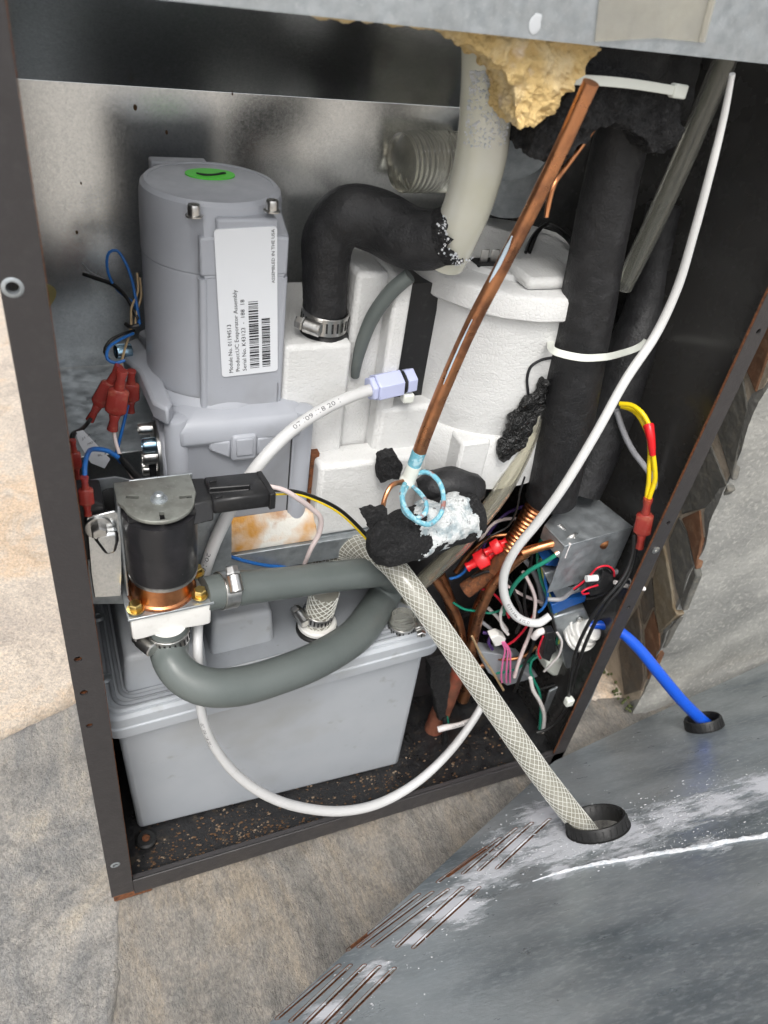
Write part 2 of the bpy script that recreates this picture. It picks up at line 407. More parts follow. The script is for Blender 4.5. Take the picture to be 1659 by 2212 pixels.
wire_mat('w_blue', (.02, .14, .45)); wire_mat('w_bright_blue', (.008, .085, .56), .3); wire_mat('w_white', (.72, .68, .66)); wire_mat('w_pink_white', (.74, .62, .60))
wire_mat('w_black', (.012, .012, .012)); wire_mat('w_yellow', (.85, .62, .01)); wire_mat('w_green', (.01, .20, .13)); wire_mat('w_red', (.55, .01, .03))
wire_mat('w_pink', (.72, .16, .36)); wire_mat('w_grey', (.33, .33, .35)); wire_mat('w_tan', (.42, .30, .17)); wire_mat('w_lime', (.45, .48, .10)); wire_mat('w_purple', (.05, .02, .12))
MT['blue_plastic'] = mat('blue_plastic', (.015, .10, .36), .35, 0, var=[((.04, .14, .36), 'noise', 140, .5, .7, .5)])
MT['yellow_foam'] = mat('yellow_spray_foam', (.62, .45, .20), .9, 0, var=[((.72, .60, .38), 'noise', 70, .45, .65, .7), ((.72, .62, .52), 'noise', 55, .56, .68, .8)], bump=[('noise', 500, .6, .002), ('noise', 1500, .5, .001)])
MT['tape'] = mat('aged_clear_tape', (.42, .40, .34), .3, 0, var=[((.55, .52, .42), 'noise', 60, .4, .7, .6)], alpha=.34)
MT['foil'] = mat('crinkled_black_film', (.012, .012, .012), .12, 0, bump=[('noise', 160, 1., .006), ('noise', 420, .6, .003)])
MT['grit'] = mat('brown_grit', (.11, .06, .03), .9, 0, var=[((.28, .22, .16), 'noise', 90, .5, .65, .8)])
MT['mark'] = mat('old_glue_mark', (.36, .31, .13), .5, .2)

def film(name, tint, col, haze=.06, rough=.06):
    """thin clear plastic wall: Fresnel gloss over a tinted see-through film with a little haze"""
    m = bpy.data.materials.new(name); m.use_nodes = True; N = m.node_tree.nodes; L = m.node_tree.links
    b = N['Principled BSDF']; N.remove(b)
    t = N.new('ShaderNodeBsdfTransparent'); t.inputs[0].default_value = (*tint, 1)
    d = N.new('ShaderNodeBsdfDiffuse'); d.inputs[0].default_value = (*col, 1)
    tl = N.new('ShaderNodeBsdfTranslucent'); tl.inputs[0].default_value = (*col, 1)
    g = N.new('ShaderNodeBsdfGlossy'); g.inputs['Roughness'].default_value = rough
    m0 = N.new('ShaderNodeMixShader'); m0.inputs[0].default_value = .5; L.new(d.outputs[0], m0.inputs[1]); L.new(tl.outputs[0], m0.inputs[2])
    m1 = N.new('ShaderNodeMixShader'); m1.inputs[0].default_value = haze; L.new(t.outputs[0], m1.inputs[1]); L.new(m0.outputs[0], m1.inputs[2])
    fr = N.new('ShaderNodeFresnel'); fr.inputs[0].default_value = 1.5
    m2 = N.new('ShaderNodeMixShader'); L.new(fr.outputs[0], m2.inputs[0]); L.new(m1.outputs[0], m2.inputs[1]); L.new(g.outputs[0], m2.inputs[2])
    L.new(m2.outputs[0], N['Material Output'].inputs[0]); return m
MT['clear'] = film('clear_tube', (.95, .95, .90), (.7, .7, .6), .07, .05)
MT['vinyl'] = film('yellowed_clear_vinyl', (.93, .89, .74), (.72, .68, .5), .22, .1)

MT['clear'] = mat('clear_tube', (.94, .94, .86), .03, 0, trans=.95, ior=1.38)
MT['vinyl'] = mat('yellowed_clear_vinyl', (.96, .93, .80), .10, 0, trans=.92, ior=1.40, bump=[('noise', 60, .1, .0015)])

# ================================================================== the setting: slate ground and stone wall
GZ = -.012
def slate_mat(name, cols, seed, stretch, rot=.5, base=11):
    m = bpy.data.materials.new(name); m.use_nodes = True
    N = m.node_tree.nodes; L = m.node_tree.links; b = N['Principled BSDF']
    tc = N.new('ShaderNodeTexCoord'); mp = N.new('ShaderNodeMapping'); mp.inputs['Scale'].default_value = stretch; mp.inputs['Rotation'].default_value = (0, 0, rot)
    mp.inputs['Location'].default_value = (seed, seed * .6, 0); L.new(tc.outputs['Object'], mp.inputs[0])
    def nz(s, d, r=.6):
        t = N.new('ShaderNodeTexNoise'); t.inputs['Scale'].default_value = s; t.inputs['Detail'].default_value = d; t.inputs['Roughness'].default_value = r; t.inputs['Distortion'].default_value = .6
        L.new(mp.outputs[0], t.inputs['Vector']); return t.outputs['Fac']
    rp = N.new('ShaderNodeValToRGB'); e = rp.color_ramp.elements
    stops = [.28, .42, .52, .62, .74]
    e[0].position = stops[0]; e[0].color = (*cols[0], 1); e[1].position = stops[-1]; e[1].color = (*cols[-1], 1)
    for p, c in zip(stops[1:-1], cols[1:-1]):
        q = e.new(p); q.color = (*c, 1)
    L.new(nz(base, 10, .74), rp.inputs[0])
    r2 = N.new('ShaderNodeValToRGB'); e = r2.color_ramp.elements; e[0].position = .40; e[0].color = (.62, .62, .64, 1); e[1].position = .60; e[1].color = (1.28, 1.26, 1.22, 1)
    L.new(nz(420, 6, .75), r2.inputs[0])
    mx = N.new('ShaderNodeMix'); mx.data_type = 'RGBA'; mx.blend_type = 'MULTIPLY'; mx.inputs[0].default_value = .75
    L.new(rp.outputs[0], mx.inputs[6]); L.new(r2.outputs[0], mx.inputs[7]); 
    ab = N.new('ShaderNodeMath'); ab.operation = 'SUBTRACT'; L.new(nz(base * 1.3, 8, .6), ab.inputs[0]); ab.inputs[1].default_value = .5
    ac = N.new('ShaderNodeMath'); ac.operation = 'ABSOLUTE'; L.new(ab.outputs[0], ac.inputs[0])
    mr = N.new('ShaderNodeMapRange'); mr.inputs[1].default_value = .0; mr.inputs[2].default_value = .022; mr.inputs[3].default_value = .74; mr.inputs[4].default_value = 1.; L.new(ac.outputs[0], mr.inputs[0])
    mv = N.new('ShaderNodeMix'); mv.data_type = 'RGBA'; mv.blend_type = 'MULTIPLY'; mv.inputs[0].default_value = .7; L.new(mx.outputs[2], mv.inputs[6]); L.new(mr.outputs[0], mv.inputs[7])
    L.new(mv.outputs[2], b.inputs['Base Color'])
    b.inputs['Roughness'].default_value = .5
    prev = None
    for s, st, d in ((45, .55, .005), (520, .9, .0016)):
        bp = N.new('ShaderNodeBump'); bp.inputs['Strength'].default_value = st; bp.inputs['Distance'].default_value = d
        L.new(nz(s, 8), bp.inputs['Height'])
        if prev: L.new(prev, bp.inputs['Normal'])
        prev = bp.outputs[0]
    L.new(prev, b.inputs['Normal'])
    return m
SL_A = slate_mat('grey_slate', [S(98, 99, 101), S(126, 125, 123), S(148, 144, 138), S(166, 157, 143), S(190, 184, 172)], 2.0, (1.1, .8, 1), .3, 10)
SL_B = slate_mat('brown_slate', [S(86, 86, 86), S(112, 110, 106), S(132, 127, 120), S(148, 138, 124), S(176, 170, 160)], 5.3, (1.35, .6, 1), -.15, 9)
SL_C = slate_mat('warm_slate', [S(160, 154, 148), S(188, 176, 164), S(202, 190, 176), S(204, 180, 154), S(216, 210, 200)], 8.1, (1, 1, 1), .5, 7)
ground = MB().add([(-9, -9, GZ - .03), (9, -9, GZ - .03), (9, 9, GZ - .03), (-9, 9, GZ - .03)], [[0, 1, 2, 3]]).build('ground', mat('grout', (.40, .37, .33), .9, bump=[('noise', 300, .6, .002)]))
ground['kind'] = 'structure'
def inside(poly, x, y):
    c = False; n = len(poly)
    for i in range(n):
        (x1, y1), (x2, y2) = poly[i], poly[(i + 1) % n]
        if (y1 > y) != (y2 > y) and x < (x2 - x1) * (y - y1) / (y2 - y1) + x1: c = not c
    return c
def edge_dist(poly, x, y):
    best = 9.
    p = Vector((x, y))
    for i in range(len(poly)):
        a = Vector(poly[i]); b = Vector(poly[(i + 1) % len(poly)]); d = b - a
        t = max(0, min(1, (p - a).dot(d) / d.length_squared)); best = min(best, (a + d * t - p).length)
    return best
def slate(quad, material, seed, ang, res=.005, amp=.004, parent=None, rough_edge=.004):
    """quad: four corners in order; a cleft stone with a slightly uneven outline"""
    q = [Vector(p) for p in quad]
    nu = int(max((q[1] - q[0]).length, (q[2] - q[3]).length) / res) + 2; nv = int(max((q[3] - q[0]).length, (q[2] - q[1]).length) / res) + 2
    vs = []; ca, sa = math.cos(ang), math.sin(ang)
    for j in range(nv + 1):
        for i in range(nu + 1):
            a, b = i / nu, j / nv
            p = q[0] * (1 - a) * (1 - b) + q[1] * a * (1 - b) + q[2] * a * b + q[3] * (1 - a) * b
            x, y = p
            x += noise.fractal(Vector((x * 14, y * 14, seed + 5)), 1., 2., 4) * rough_edge; y += noise.fractal(Vector((x * 14, y * 14, seed + 9)), 1., 2., 4) * rough_edge
            u, w = x * ca + y * sa, -x * sa + y * ca
            h = noise.fractal(Vector((u * 5 + seed, w * 15, seed)), 1., 2., 6)
            st = h * 3.2; fl = math.floor(st); fr = st - fl; t = fl + fr * .35 + .65 * min(1, max(0, (fr - .45) / .12))
            z = t / 3.2 * amp + noise.fractal(Vector((x * 60, y * 60, seed)), 1., 2., 3) * .0008
            ed = min(i, nu - i, j, nv - j) * res
            if ed < .008: z -= (1 - ed / .008) ** 2 * .012
            if min(i, nu - i, j, nv - j) == 0: z = -.02
            vs.append(Vector((x, y, GZ - .004 + z)))
    m = nu + 1
    fs = [[j * m + i, j * m + i + 1, (j + 1) * m + i + 1, (j + 1) * m + i] for j in range(nv) for i in range(nu)]
    return MB().add(vs, fs).build('slate_tile', material, parent, sharp=80)
def g2(px, py): q = P(px, py, z=GZ); return (q.x, q.y)
# joint between the warm stone on the left and the grey stone runs just above the picture's middle left
J0, J2 = Vector(g2(-350, 1742)), Vector(g2(190, 1475)); JD = (J2 - J0).normalized(); JN = Vector((-JD.y, JD.x))
RT, RB = Vector(g2(400, 1860)), Vector(g2(300, 2300)); RD = (RT - RB).normalized()
JE = J2 + JD * .06
tA = slate([RB - JD * .5 - RD * .1, RB - RD * .1, JE - JN * .003, JE - JD * .62 - JN * .003], SL_A, 1.0, .4, .0035, .0048, ground)
tB = slate([RB - RD * .1 - JD * .012, Vector((.62, -.42)), Vector((.60, .02)), JE - JD * .012], SL_B, 4.0, 1.25, .0035, .0075, ground)
tC = slate([JE - JD * 1.6 + JN * .003, JE + JD * .30 + JN * .003, Vector((.34, 2.6)), Vector((-1.9, 2.4))], SL_C, 7.0, .2, .012, .004, ground)
tD = slate([Vector((.36, .062)), Vector((.62, .03)), Vector((.62, .55)), Vector((.36, .55))], SL_C, 9.0, .2, .01, .003, ground)
slate([Vector((-2.5, 2.62)), Vector((.9, 2.62)), Vector((.9, 6)), Vector((-2.5, 6))], SL_A, 19.0, .2, .06, .004, ground)
tE = slate([Vector((.63, -.5)), Vector((1.2, -.5)), Vector((1.2, .02)), Vector((.63, .02))], SL_B, 11.0, .2, .012, .003, ground)

# stone wall on the right: a grey dressed stone facing the camera and a flank of flat stones with pale joints
wall = thing('stone_wall', (.55, .1, GZ), 'stone wall with grey rough block and rusty brown flat stones beside the cabinet', 'wall')
E0, E1 = P(1375, 1534, y=.028), P(1655, 842, y=.028)        # the wall's near corner edge, foot and head
ED = (E1 - E0) / (E1.z - E0.z)
def edge_at(z): return E0 + ED * (z - E0.z)
FN = ED.cross(Vector((.10, 1, 0))).normalized()
if FN.x > 0: FN = -FN
WX = E0.x
MT['concrete'] = mat('grey_dressed_stone', S(150, 149, 144), .85, 0, var=[(S(120, 120, 117), 'noise', 18, .42, .62, .7), (S(178, 176, 168), 'noise', 240, .52, .68, .6), (S(100, 99, 96), 'noise', 420, .62, .74, .5)], bump=[('noise', 330, .5, .0016), ('noise', 40, .4, .005)])
MT['mortar'] = mat('pale_mortar', S(184, 170, 152), .95, 0, var=[(S(150, 138, 122), 'noise', 90, .45, .65, .6)], bump=[('noise', 400, .6, .0015)])
def corner_x(z): return .495 - .0715 * (z - GZ) * .0
def wob(p, n): return Vector((noise.noise(p * 40) * .002, noise.fractal(p * 28, 1., 2., 4) * .003, 0))
blk = MB()
nx, nz = 60, 56
vs = []
for j in range(nz + 1):
    for i in range(nx + 1):
        z = GZ - .01 + .56 * j / nz; x = edge_at(z).x + .62 * i / nx
        ed = noise.fractal(Vector((7.1, z * 22, 3.)), 1., 2., 4) * .004
        xx = x + (ed if i == 0 else 0)
        y = .0255 + noise.fractal(Vector((x * 26, 2., z * 26)), 1., 2., 5) * .0025 + (.003 if i == 0 else 0)
        vs.append(Vector((xx, y, z)))
# turn the side edge back into depth so the block has thickness
base = len(vs)
for j in range(nz + 1):
    v = vs[j * (nx + 1)]; vs.append(Vector((v.x + .004, v.y + .012, v.z)))
fs = [[j * (nx + 1) + i, j * (nx + 1) + i + 1, (j + 1) * (nx + 1) + i + 1, (j + 1) * (nx + 1) + i] for j in range(nz) for i in range(nx)]
fs += [[base + j, j * (nx + 1), (j + 1) * (nx + 1), base + j + 1] for j in range(nz)]
blk.add(vs, fs).build('grey_block', MT['concrete'], wall, sharp=70)
q0, q1 = edge_at(GZ - .01) - FN * .001, edge_at(.55) - FN * .001; dv_ = Vector((.10, 1, 0)) * .5; bk_ = Vector((.2, 0, 0))
MB().hexa([v for base_ in (q0, q0 + bk_) for d_ in (Vector((0, .003, 0)), dv_) for v in (base_ + d_, base_ + d_ + (q1 - q0))]).build('mortar_core', MT['mortar'], wall)
STONE = [mat('flank_stone_%d' % i, c, .8, 0, var=[(c2, 'noise', 30, .42, .62, .85), (c3, 'noise', 160, .52, .7, .6)], bump=[('noise', 50, .5, .005), ('noise', 300, .35, .001)]) for i, (c, c2, c3) in enumerate([
    (S(104, 102, 96), S(82, 82, 78), S(130, 124, 112)), (S(120, 84, 60), S(92, 66, 50), S(140, 112, 88)), (S(92, 86, 78), S(112, 96, 80), S(70, 68, 64)), (S(126, 116, 98), S(110, 92, 66), S(140, 132, 118))])]
def stone(pts, mi, d=.012):
    q = [PL(a, b, E0, FN) for a, b in pts]
    c = sum(q, Vector()) / len(q)
    q = [c + (v - c) * .99 - FN * .006 for v in q]
    mb = MB().prism(q, FN * (.0062 + .0005 * mi))
    return mb.build('stone', STONE[mi], wall, bevel=.0012, sharp=30)
def c9(pts): return [(1271.9 + .2333 * a, 1106 + .2333 * b) for a, b in pts]
stone(c9([(735, 262), (830, 40), (905, 180), (950, 380), (1000, 600), (930, 770), (868, 925), (800, 700), (762, 480)]), 0)
stone(c9([(600, 620), (700, 295), (742, 500), (780, 700), (798, 880), (838, 955), (660, 1125), (622, 900)]), 3)
stone(c9([(862, 58), (1030, -22), (1060, 240), (1020, 420), (990, 540), (956, 380), (912, 180)]), 1)
stone(c9([(480, 815), (585, 600), (612, 880), (588, 885), (512, 1050)]), 2)
stone(c9([(596, 905), (655, 1130), (668, 1290), (600, 1450), (545, 1560), (515, 1090)]), 1)
stone(c9([(440, 900), (462, 860), (492, 1100), (520, 1560), (490, 1650), (330, 1700), (280, 1250), (340, 1050)]), 2)
stone(c9([(664, 1142), (840, 972), (770, 1080), (680, 1270)]), 0)
stone([(1545, 925), (1580, 1040), (1600, 950), (1616, 885), (1604, 810), (1578, 838)], 0)
stone([(1528, 942), (1577, 1062), (1522, 1098), (1472, 1112), (1465, 1060), (1498, 965)], 0)
stone([(1650, 650), (1690, 570), (1705, 640), (1632, 850), (1612, 800)], 1)
stone([(1608, 797), (1574, 832), (1540, 915), (1495, 952), (1560, 800), (1640, 645)], 2)
stone([(1460, 1062), (1466, 1110), (1438, 1165), (1400, 1230), (1380, 1200), (1420, 1080), (1490, 960)], 3)
# strip of moss along the foot of the wall
moss = MB()
for k in range(90):
    q = Vector((WX - .004 + random.gauss(0, .003), .03 + random.random() * .2, GZ + random.random() * .004))
    moss.ball(q, .0012 + random.random() * .0009, 5, 4)
stuff(tag(moss.build('moss', mat('moss', (.07, .085, .03), .95), None), 'dark green moss along the foot of the stone wall', 'moss'))

# ================================================================== cabinet of the ice machine
cab = thing('ice_machine_cabinet', (.189, .1, 0), 'black and galvanised steel cabinet with its back panel taken off', 'cabinet')
ZT = .66
lp = MB().b2(0, .0152, -.0012, 0, -.004, ZT).build('corner_post', MT['black_steel'], cab, sharp=30)
holes = MB()
HP = [(168, 1421, .0021), (181, 1493, .0021), (193, 1564, .0019), (27, 621, .0024), (249, 1868, .0018)]
for a, b, r in HP:
    q = P(a, b, y=0); holes.cyl(Vector((q.x, -.01, q.z)), Vector((q.x, .01, q.z)), r)
cut(lp, holes.build('cutter', None))
MB().b2(.0138, .0152, .0002, .016, .016, ZT).build('post_return', MT['black_steel'], cab)
MB().b2(.0153, .0156, -.0005, .0009, .016, ZT).build('raw_edge', MT['rust'], cab)
MB().b2(0, .0012, .0002, .203, -.004, ZT).build('side_wall', MT['black_steel'], cab)
for i, (a, b, r) in enumerate(HP[3:]):
    q = P(a, b, y=-.001)
    mb = MB(); mb.lathe(q, Vector((0, -1, 0)), [(0, .0038 - i * .0006), (.0003, .0038 - i * .0006), (.0007, .003 - i * .0006), (.0007, .0024 - i * .0006), (-.002, .0022 - i * .0006)], 20, False)
    mb.build('rivet_nut', MT['galv_dull'], cab)
q = P(168, 1421, y=.004)
for a, b, r in HP[:3]:
    q = P(a, b, y=0)
    MB().lathe(q + Vector((0, .0003, 0)), Vector((0, 1, 0)), [(0, r * 1.0), (0, r + .0009), (.0012, r + .0009), (.0012, r * .98)], 18, False).build('hole_rim', MT['rust'], cab)
# base tray with a front lip that turns up
MB().b2(.0013, .3853, .0002, .203, -.004, -.0025).build('base_tray', MT['tray'], cab)
lipm = MB().b2(.0153, .3866, -.0012, 0, -.009, .0105); lipm.build('tray_lip', MT['black_steel'], cab, bevel=.0006)
MB().b2(.0158, .376, .0002, .0035, .0092, .0104).build('lip_return', MT['black_steel'], cab)
MB().b2(.001, .028, -.0009, .012, -.013, -.0045).build('corner_foot', MT['rust'], cab, bevel=.001)
for (a, b, r) in ((1598, 700, .0016), (1440, 1136, .0018), (1418, 1185, .0022), (1362, 1308, .0018), (1330, 1390, .0016)):
    pass
rp_ = MB().b2(.3745, .3868, -.0012, 0, -.004, ZT).build('corner_post', MT['black_steel'], cab)
holes = MB()
for a, b in ((1438, 1128), (1364, 1308), (1622, 715)):
    q = P(a, b, y=0); holes.cyl(Vector((.3812, -.01, q.z)), Vector((.3812, .01, q.z)), .0017)
cut(rp_, holes.build('cutter', None))
q = P(1417, 1187, y=-.001); MB().lathe(Vector((.3808, -.0013, q.z)), Vector((0, -1, 0)), [(0, .003), (.0006, .003), (.001, .0018), (.001, .001), (.0003, .0009)], 16).build('rivet_nut', MT['steel'], cab)
MB().b2(.3741, .3745, -.0009, .0004, .012, ZT).build('raw_edge', MT['rust'], cab)
MB().b2(.3855, .3868, .0002, .203, -.004, ZT).build('side_wall', MT['black_gloss'], cab)
# back wall with its forward bend, ledge and the dark lower back
MB().b2(.0014, .3852, .2002, .2016, .3125, .481).build('back_wall', MT['galv'], cab)
MB().add([(.0014, .2002, .4812), (.3852, .2002, .4812), (.3852, .062, .60), (.0014, .062, .60), (.0014, .2022, .4822), (.3852, .2022, .4822), (.3852, .064, .60), (.0014, .064, .60)],
         [[0, 1, 2, 3], [7, 6, 5, 4], [0, 4, 5, 1], [2, 6, 7, 3], [1, 5, 6, 2], [0, 3, 7, 4]]).build('bin_underside', MT['galv'], cab)
MB().b2(.0014, .3852, .0985, .2014, .3105, .312).build('ledge', MT['galv_dull'], cab)
MB().b2(.0014, .075, .0970, .0983, .262, .3118).build('ledge_flange', MT['galv'], cab)
MB().b2(.0014, .3852, .2018, .203, -.002, .3105).build('lower_back', MT['black_steel'], cab)
for a, b in ((100, 817), (176, 396), (250, 330), (342, 412)):
    pass
q = P(98, 818, z=.3122); MB().lathe(q, Vector((0, 0, 1)), [(0, .006), (.0012, .0062), (.0016, .004), (.004, .0036), (.004, .002), (.003, .0015)], 16).build('ledge_screw', MT['steel'], cab)
mk = MB()
q = P(80, 640, y=.2001)
prof = [(q.x + math.cos(a) * .0098 * (1 + .2 * math.sin(3 * a + .5)), q.z + math.sin(a) * .0105 * (1 + .2 * math.cos(2 * a))) for a in [2 * math.pi * k / 28 for k in range(28)]]
mk.prism([Vector((x, .1999, z)) for x, z in prof], Vector((0, -.0006, 0))).build('glue_mark', MT['mark'], cab)
for k, (a, b) in enumerate(((175, 396), (360, 286), (292, 232), (502, 203), (166, 502))):
    q = P(a, b, y=.2); MB().ball(q, .0005 + .0003 * (k % 3), 7, 5, (1, .4, 1.5)).build('dirt_speck', MT['grit'], cab)
# top panel above the opening, return flange, tape
MB().b2(.0153, .374, -.0012, 0, .546, ZT).build('top_panel', MT['galv_dull'], cab)
MB().b2(.022, .374, .0002, .006, .5462, .5475).build('top_return', MT['galv_dull'], cab)
tp = [P(a, b, y=-.0016) for a, b in ((1284, 90), (1518, 92), (1560, -60), (1300, -60))]
tp.insert(1, P(1420, 82, y=-.0016))
MB().prism(tp, Vector((0, -.0004, 0))).build('tape_strip', MT['tape'], cab)
tp = [P(a, b, y=-.0022) for a, b in ((1508, 90), (1522, 92), (1560, -60), (1546, -60))]
MB().prism(tp, Vector((0, -.0005, 0))).build('tape_fold', MT['tape'], cab)
q = P(1157, 52, y=-.0014)
MB().ball(q, .0026, 16, 10, (1, .08, 1.3), lambda v: 1 + .35 * noise.noise(v * 500)).build('white_drip', mat('old_drip', (.50, .52, .54), .6), cab)
# rubber bumper on the tray
q = P(316, 1816, z=-.0024)
MB().lathe(q, Vector((0, 0, 1)), [(0, .0078), (.003, .0078), (.0042, .0062), (.0042, .0034), (.0034, .003), (.0034, 0.0001)], 28).build('rubber_bumper', MT['rubber_black'], cab)
MB().lathe(q + Vector((0, 0, .0034)), Vector((0, 0, 1)), [(0, .0028), (.0008, .0028), (.001, .002), (.001, .0001)], 18).build('bolt', MT['rust'], cab)
grit = MB()
cl = [(.03 + random.random() * .27, .004 + random.random() * .03) for _ in range(40)]
for k in range(2200):
    if k % 3: c_ = random.choice(cl); x = c_[0] + random.gauss(0, .012); y = c_[1] + random.gauss(0, .006)
    else: x = .02 + random.random() * .34; y = .004 + random.random() * .05
    if not (.018 < x < .372 and .004 < y < .06): continue
    r = .00012 + random.random() ** 4 * .0009
    grit.ball((x, y, -.0024 + r * .4), r, 5, 3, (1 + random.random(), 1, .6))
stuff(tag(grit.build('grit', MT['grit']), 'brown grit and flakes scattered over the black tray floor', 'grit'))
# insulation remains behind the top panel
def slab(name, pts, y0, th, m, parent, sub=4, amp=.003, scale=130, seed=0., bevel=0):
    return MB().prism([P(a, b, y=y0) for a, b in pts], Vector((0, th, 0))).build(name, m, parent, sub=sub, sharp=75, disp=rnd_disp(scale, amp, 4, seed))
yf = thing('foam_insulation', P(1150, 200, y=.02), 'torn yellow spray foam lump hanging below the top panel', 'insulation')
slab('foam_lump', [(985, 40), (1120, 40), (1300, 70), (1296, 108), (1262, 150), (1232, 190), (1205, 228), (1180, 262), (1150, 272), (1128, 276), (1114, 255), (1112, 190), (1085, 150), (1050, 118), (1015, 98), (990, 84), (965, 68)], .008, .022, MT['yellow_foam'], yf, 5, .0026, 190, 1.)
slab('foam_strip', [(520, -30), (620, -22), (1010, 10), (1010, 84), (940, 64), (880, 60), (820, 50), (760, 44), (690, 40), (640, 22), (560, 4)], .006, .012, MT['yellow_foam'], yf, 4, .0016, 160, 2.)

# ================================================================== gear motor with its label
gm = thing('gear_motor', (.1, .12, .25), 'grey gear motor with printed white label and green dot on top', 'motor')
MC, MR, MZ = Vector((.100, .120)), .0375, .4565
FX0, FX1, FY = .0865, .1295, .0815
def motor_ring(scale, flat=True, fy=FY, fx0=FX0, fx1=FX1):
    r = MR * scale; out = []
    for k in range(96):
        a = 2 * math.pi * k / 96
        out.append(Vector((MC.x + r * math.cos(a), MC.y + r * math.sin(a))))
    if flat:   # square the front right into a flat pad with its own shoulders
        res = []
        for p in out:
            if p.y < MC.y - .008 and fx0 - .001 < p.x < fx1 + .009:
                u = min(1, (p.x - fx0 + .001) / .003)
                y = min(p.y, fy) if p.x <= fx1 else p.y
                q = Vector((min(p.x, fx1 + .002), p.y + (min(fy, p.y) - p.y) * u))
                if p.x > fx1: q = Vector((fx1 + .002, min(p.y, fy + .004) if p.y < fy + .02 else p.y))
                res.append(q)
            else: res.append(p)
        out = res
    return out
def loft(rings, cap0=True, cap1=True):
    n = len(rings[0]); vs = [v for r in rings for v in r]; fs = []
    for i in range(len(rings) - 1):
        for k in range(n):
            fs.append([i * n + k, i * n + (k + 1) % n, (i + 1) * n + (k + 1) % n, (i + 1) * n + k])
    if cap0: fs.append(list(range(n))[::-1])
    if cap1: fs.append([(len(rings) - 1) * n + k for k in range(n)])
    return MB().add(vs, fs)
def ring3(r2, z): return [Vector((p.x, p.y, z)) for p in r2]
ZS = .4215      # parting line of the cap
hb = [ring3(motor_ring(1.0, True, FY - .0012), .338), ring3(motor_ring(.985, True, FY - .0006), .36), ring3(motor_ring(.965, True, FY), ZS - .0005), ring3(motor_ring(.955), ZS)]
loft(hb).build('motor_housing', MT['motor'], gm, sharp=28)
cp = [ring3(motor_ring(.96), ZS + .0002), ring3(motor_ring(.972), ZS + .0006), ring3(motor_ring(.965), MZ - .016), ring3(motor_ring(.957, False), MZ - .006), ring3(motor_ring(.935, False), MZ - .002), ring3(motor_ring(.88, False), MZ), ring3(motor_ring(.83, False), MZ), ring3(motor_ring(.825, False), MZ - .0005), ring3(motor_ring(.6, False), MZ - .0005)]
capo = loft(cp).build('motor_cap', MT['motor'], gm, sharp=28)
# shoulder pad carrying the two cap screws
pad = MB().b2(FX0 + .0075, FX1 - .005, FY - .0006, FY + .012, MZ - .022, MZ - .0055); pad.build('cap_pad', MT['motor'], gm, bevel=.0015)
MB().b2(FX0 - .0005, FX1 + .001, FY - .0003, FY + .01, ZS + .001, MZ - .0145).build('cap_shoulder', MT['motor'], gm, bevel=.0012)
rib = MB(); rib.cyl(Vector((FX0 + .001, FY + .0012, .345)), Vector((FX0 + .001, FY + .0012, ZS - .0005)), .0022, .0022, 14); rib.build('corner_rib', MT['motor'], gm)
rib = MB(); rib.cyl(Vector((FX1 - .0004, FY + .0012, .345)), Vector((FX1 - .0004, FY + .0012, ZS - .0005)), .0019, .0019, 14); rib.build('corner_rib', MT['motor'], gm)
def cap_screw(o, ax, r, h, m, parent, name='screw', hexed=True):
    mb = MB(); mb.lathe(o, ax, [(0, r), (h * .8, r), (h, r * .88), (h, r * .5), (h * .55, r * .45), (h * .55, .00005)], 20)
    return mb.build(name, m, parent)
for a, b in ((419, 448), (588, 438)):
    q = P(a, b, y=FY + .0022)
    MB().lathe(q + Vector((0, 0, -.004)), Vector((0, 0, 1)), [(0, .0042), (.0006, .0042), (.001, .003)], 20).build('washer', MT['steel'], gm)
    cap_screw(q + Vector((0, 0, -.0034)), Vector((0, 0, 1)), .0031, .0048, MT['steel'], gm)
# back bump of the cap
MB().b2(.075, .105, MC.y + MR * .85, MC.y + MR + .004, MZ - .02, MZ - .0005).build('rear_lug', MT['motor'], gm, bevel=.001)
# green dot sticker and its pen stroke
gc = P(454, 376, z=MZ); th = .0003
dot = [Vector((gc.x + .0128 * math.cos(a), gc.y + .0088 * math.sin(a), MZ - .0004)) for a in [2 * math.pi * k / 40 for k in range(40)]]
gd = MB().prism(dot, Vector((0, 0, .0007))).build('green_sticker', MT['green_dot'], gm)
st = [P(a, b, z=MZ + .0005) for a, b in ((425, 374), (440, 378), (460, 378), (480, 375), (487, 374))]
MB().tube(Path(st, [.0005, .0008, .0007, .0008, .0005], .002), 6).build('pen_stroke', MT['ink'], gd)
# label
LB = [P(a, b, y=FY - .0014) for a, b in ((480, 815), (600, 801), (582, 487), (462, 496))]
lo, lu, lv = LB[0], (LB[1] - LB[0]), (LB[3] - LB[0])
def rrect(o, u, v, r, n=5):
    U, Vv = u.normalized(), v.normalized(); w, h = u.length, v.length; out = []
    for cx, cy, a0 in ((w - r, r, -90), (w - r, h - r, 0), (r, h - r, 90), (r, r, 180)):
        for k in range(n + 1):
            a = math.radians(a0 + 90 * k / n); out.append(o + U * (cx + r * math.cos(a)) + Vv * (cy + r * math.sin(a)))
    return out
lab = MB().prism(rrect(lo, lu, lv, .0018), Vector((0, .0008, 0))).build('label', MT['sticker'], gm)
ink = MB(); U, Vv = lu.normalized(), lv.normalized(); w, h = lu.length, lv.length; o_ = Vector((0, -.00015, 0))
for u, v0, v1, t, s in ((.195, .025, .38, 'Module No. 01194513', .0031), (.315, .03, .615, 'Product:UC Evaporator Assembly', .0031), (.435, .03, .545, 'Serial No. K43123  -  188  18', .0031), (.955, .64, .985, 'ASSEMBLED IN THE USA', .0023)):
    flat_text(ink, t, lo + U * (w * u) + Vv * (h * v0), Vv, -U, h * (v1 - v0), s, o_)
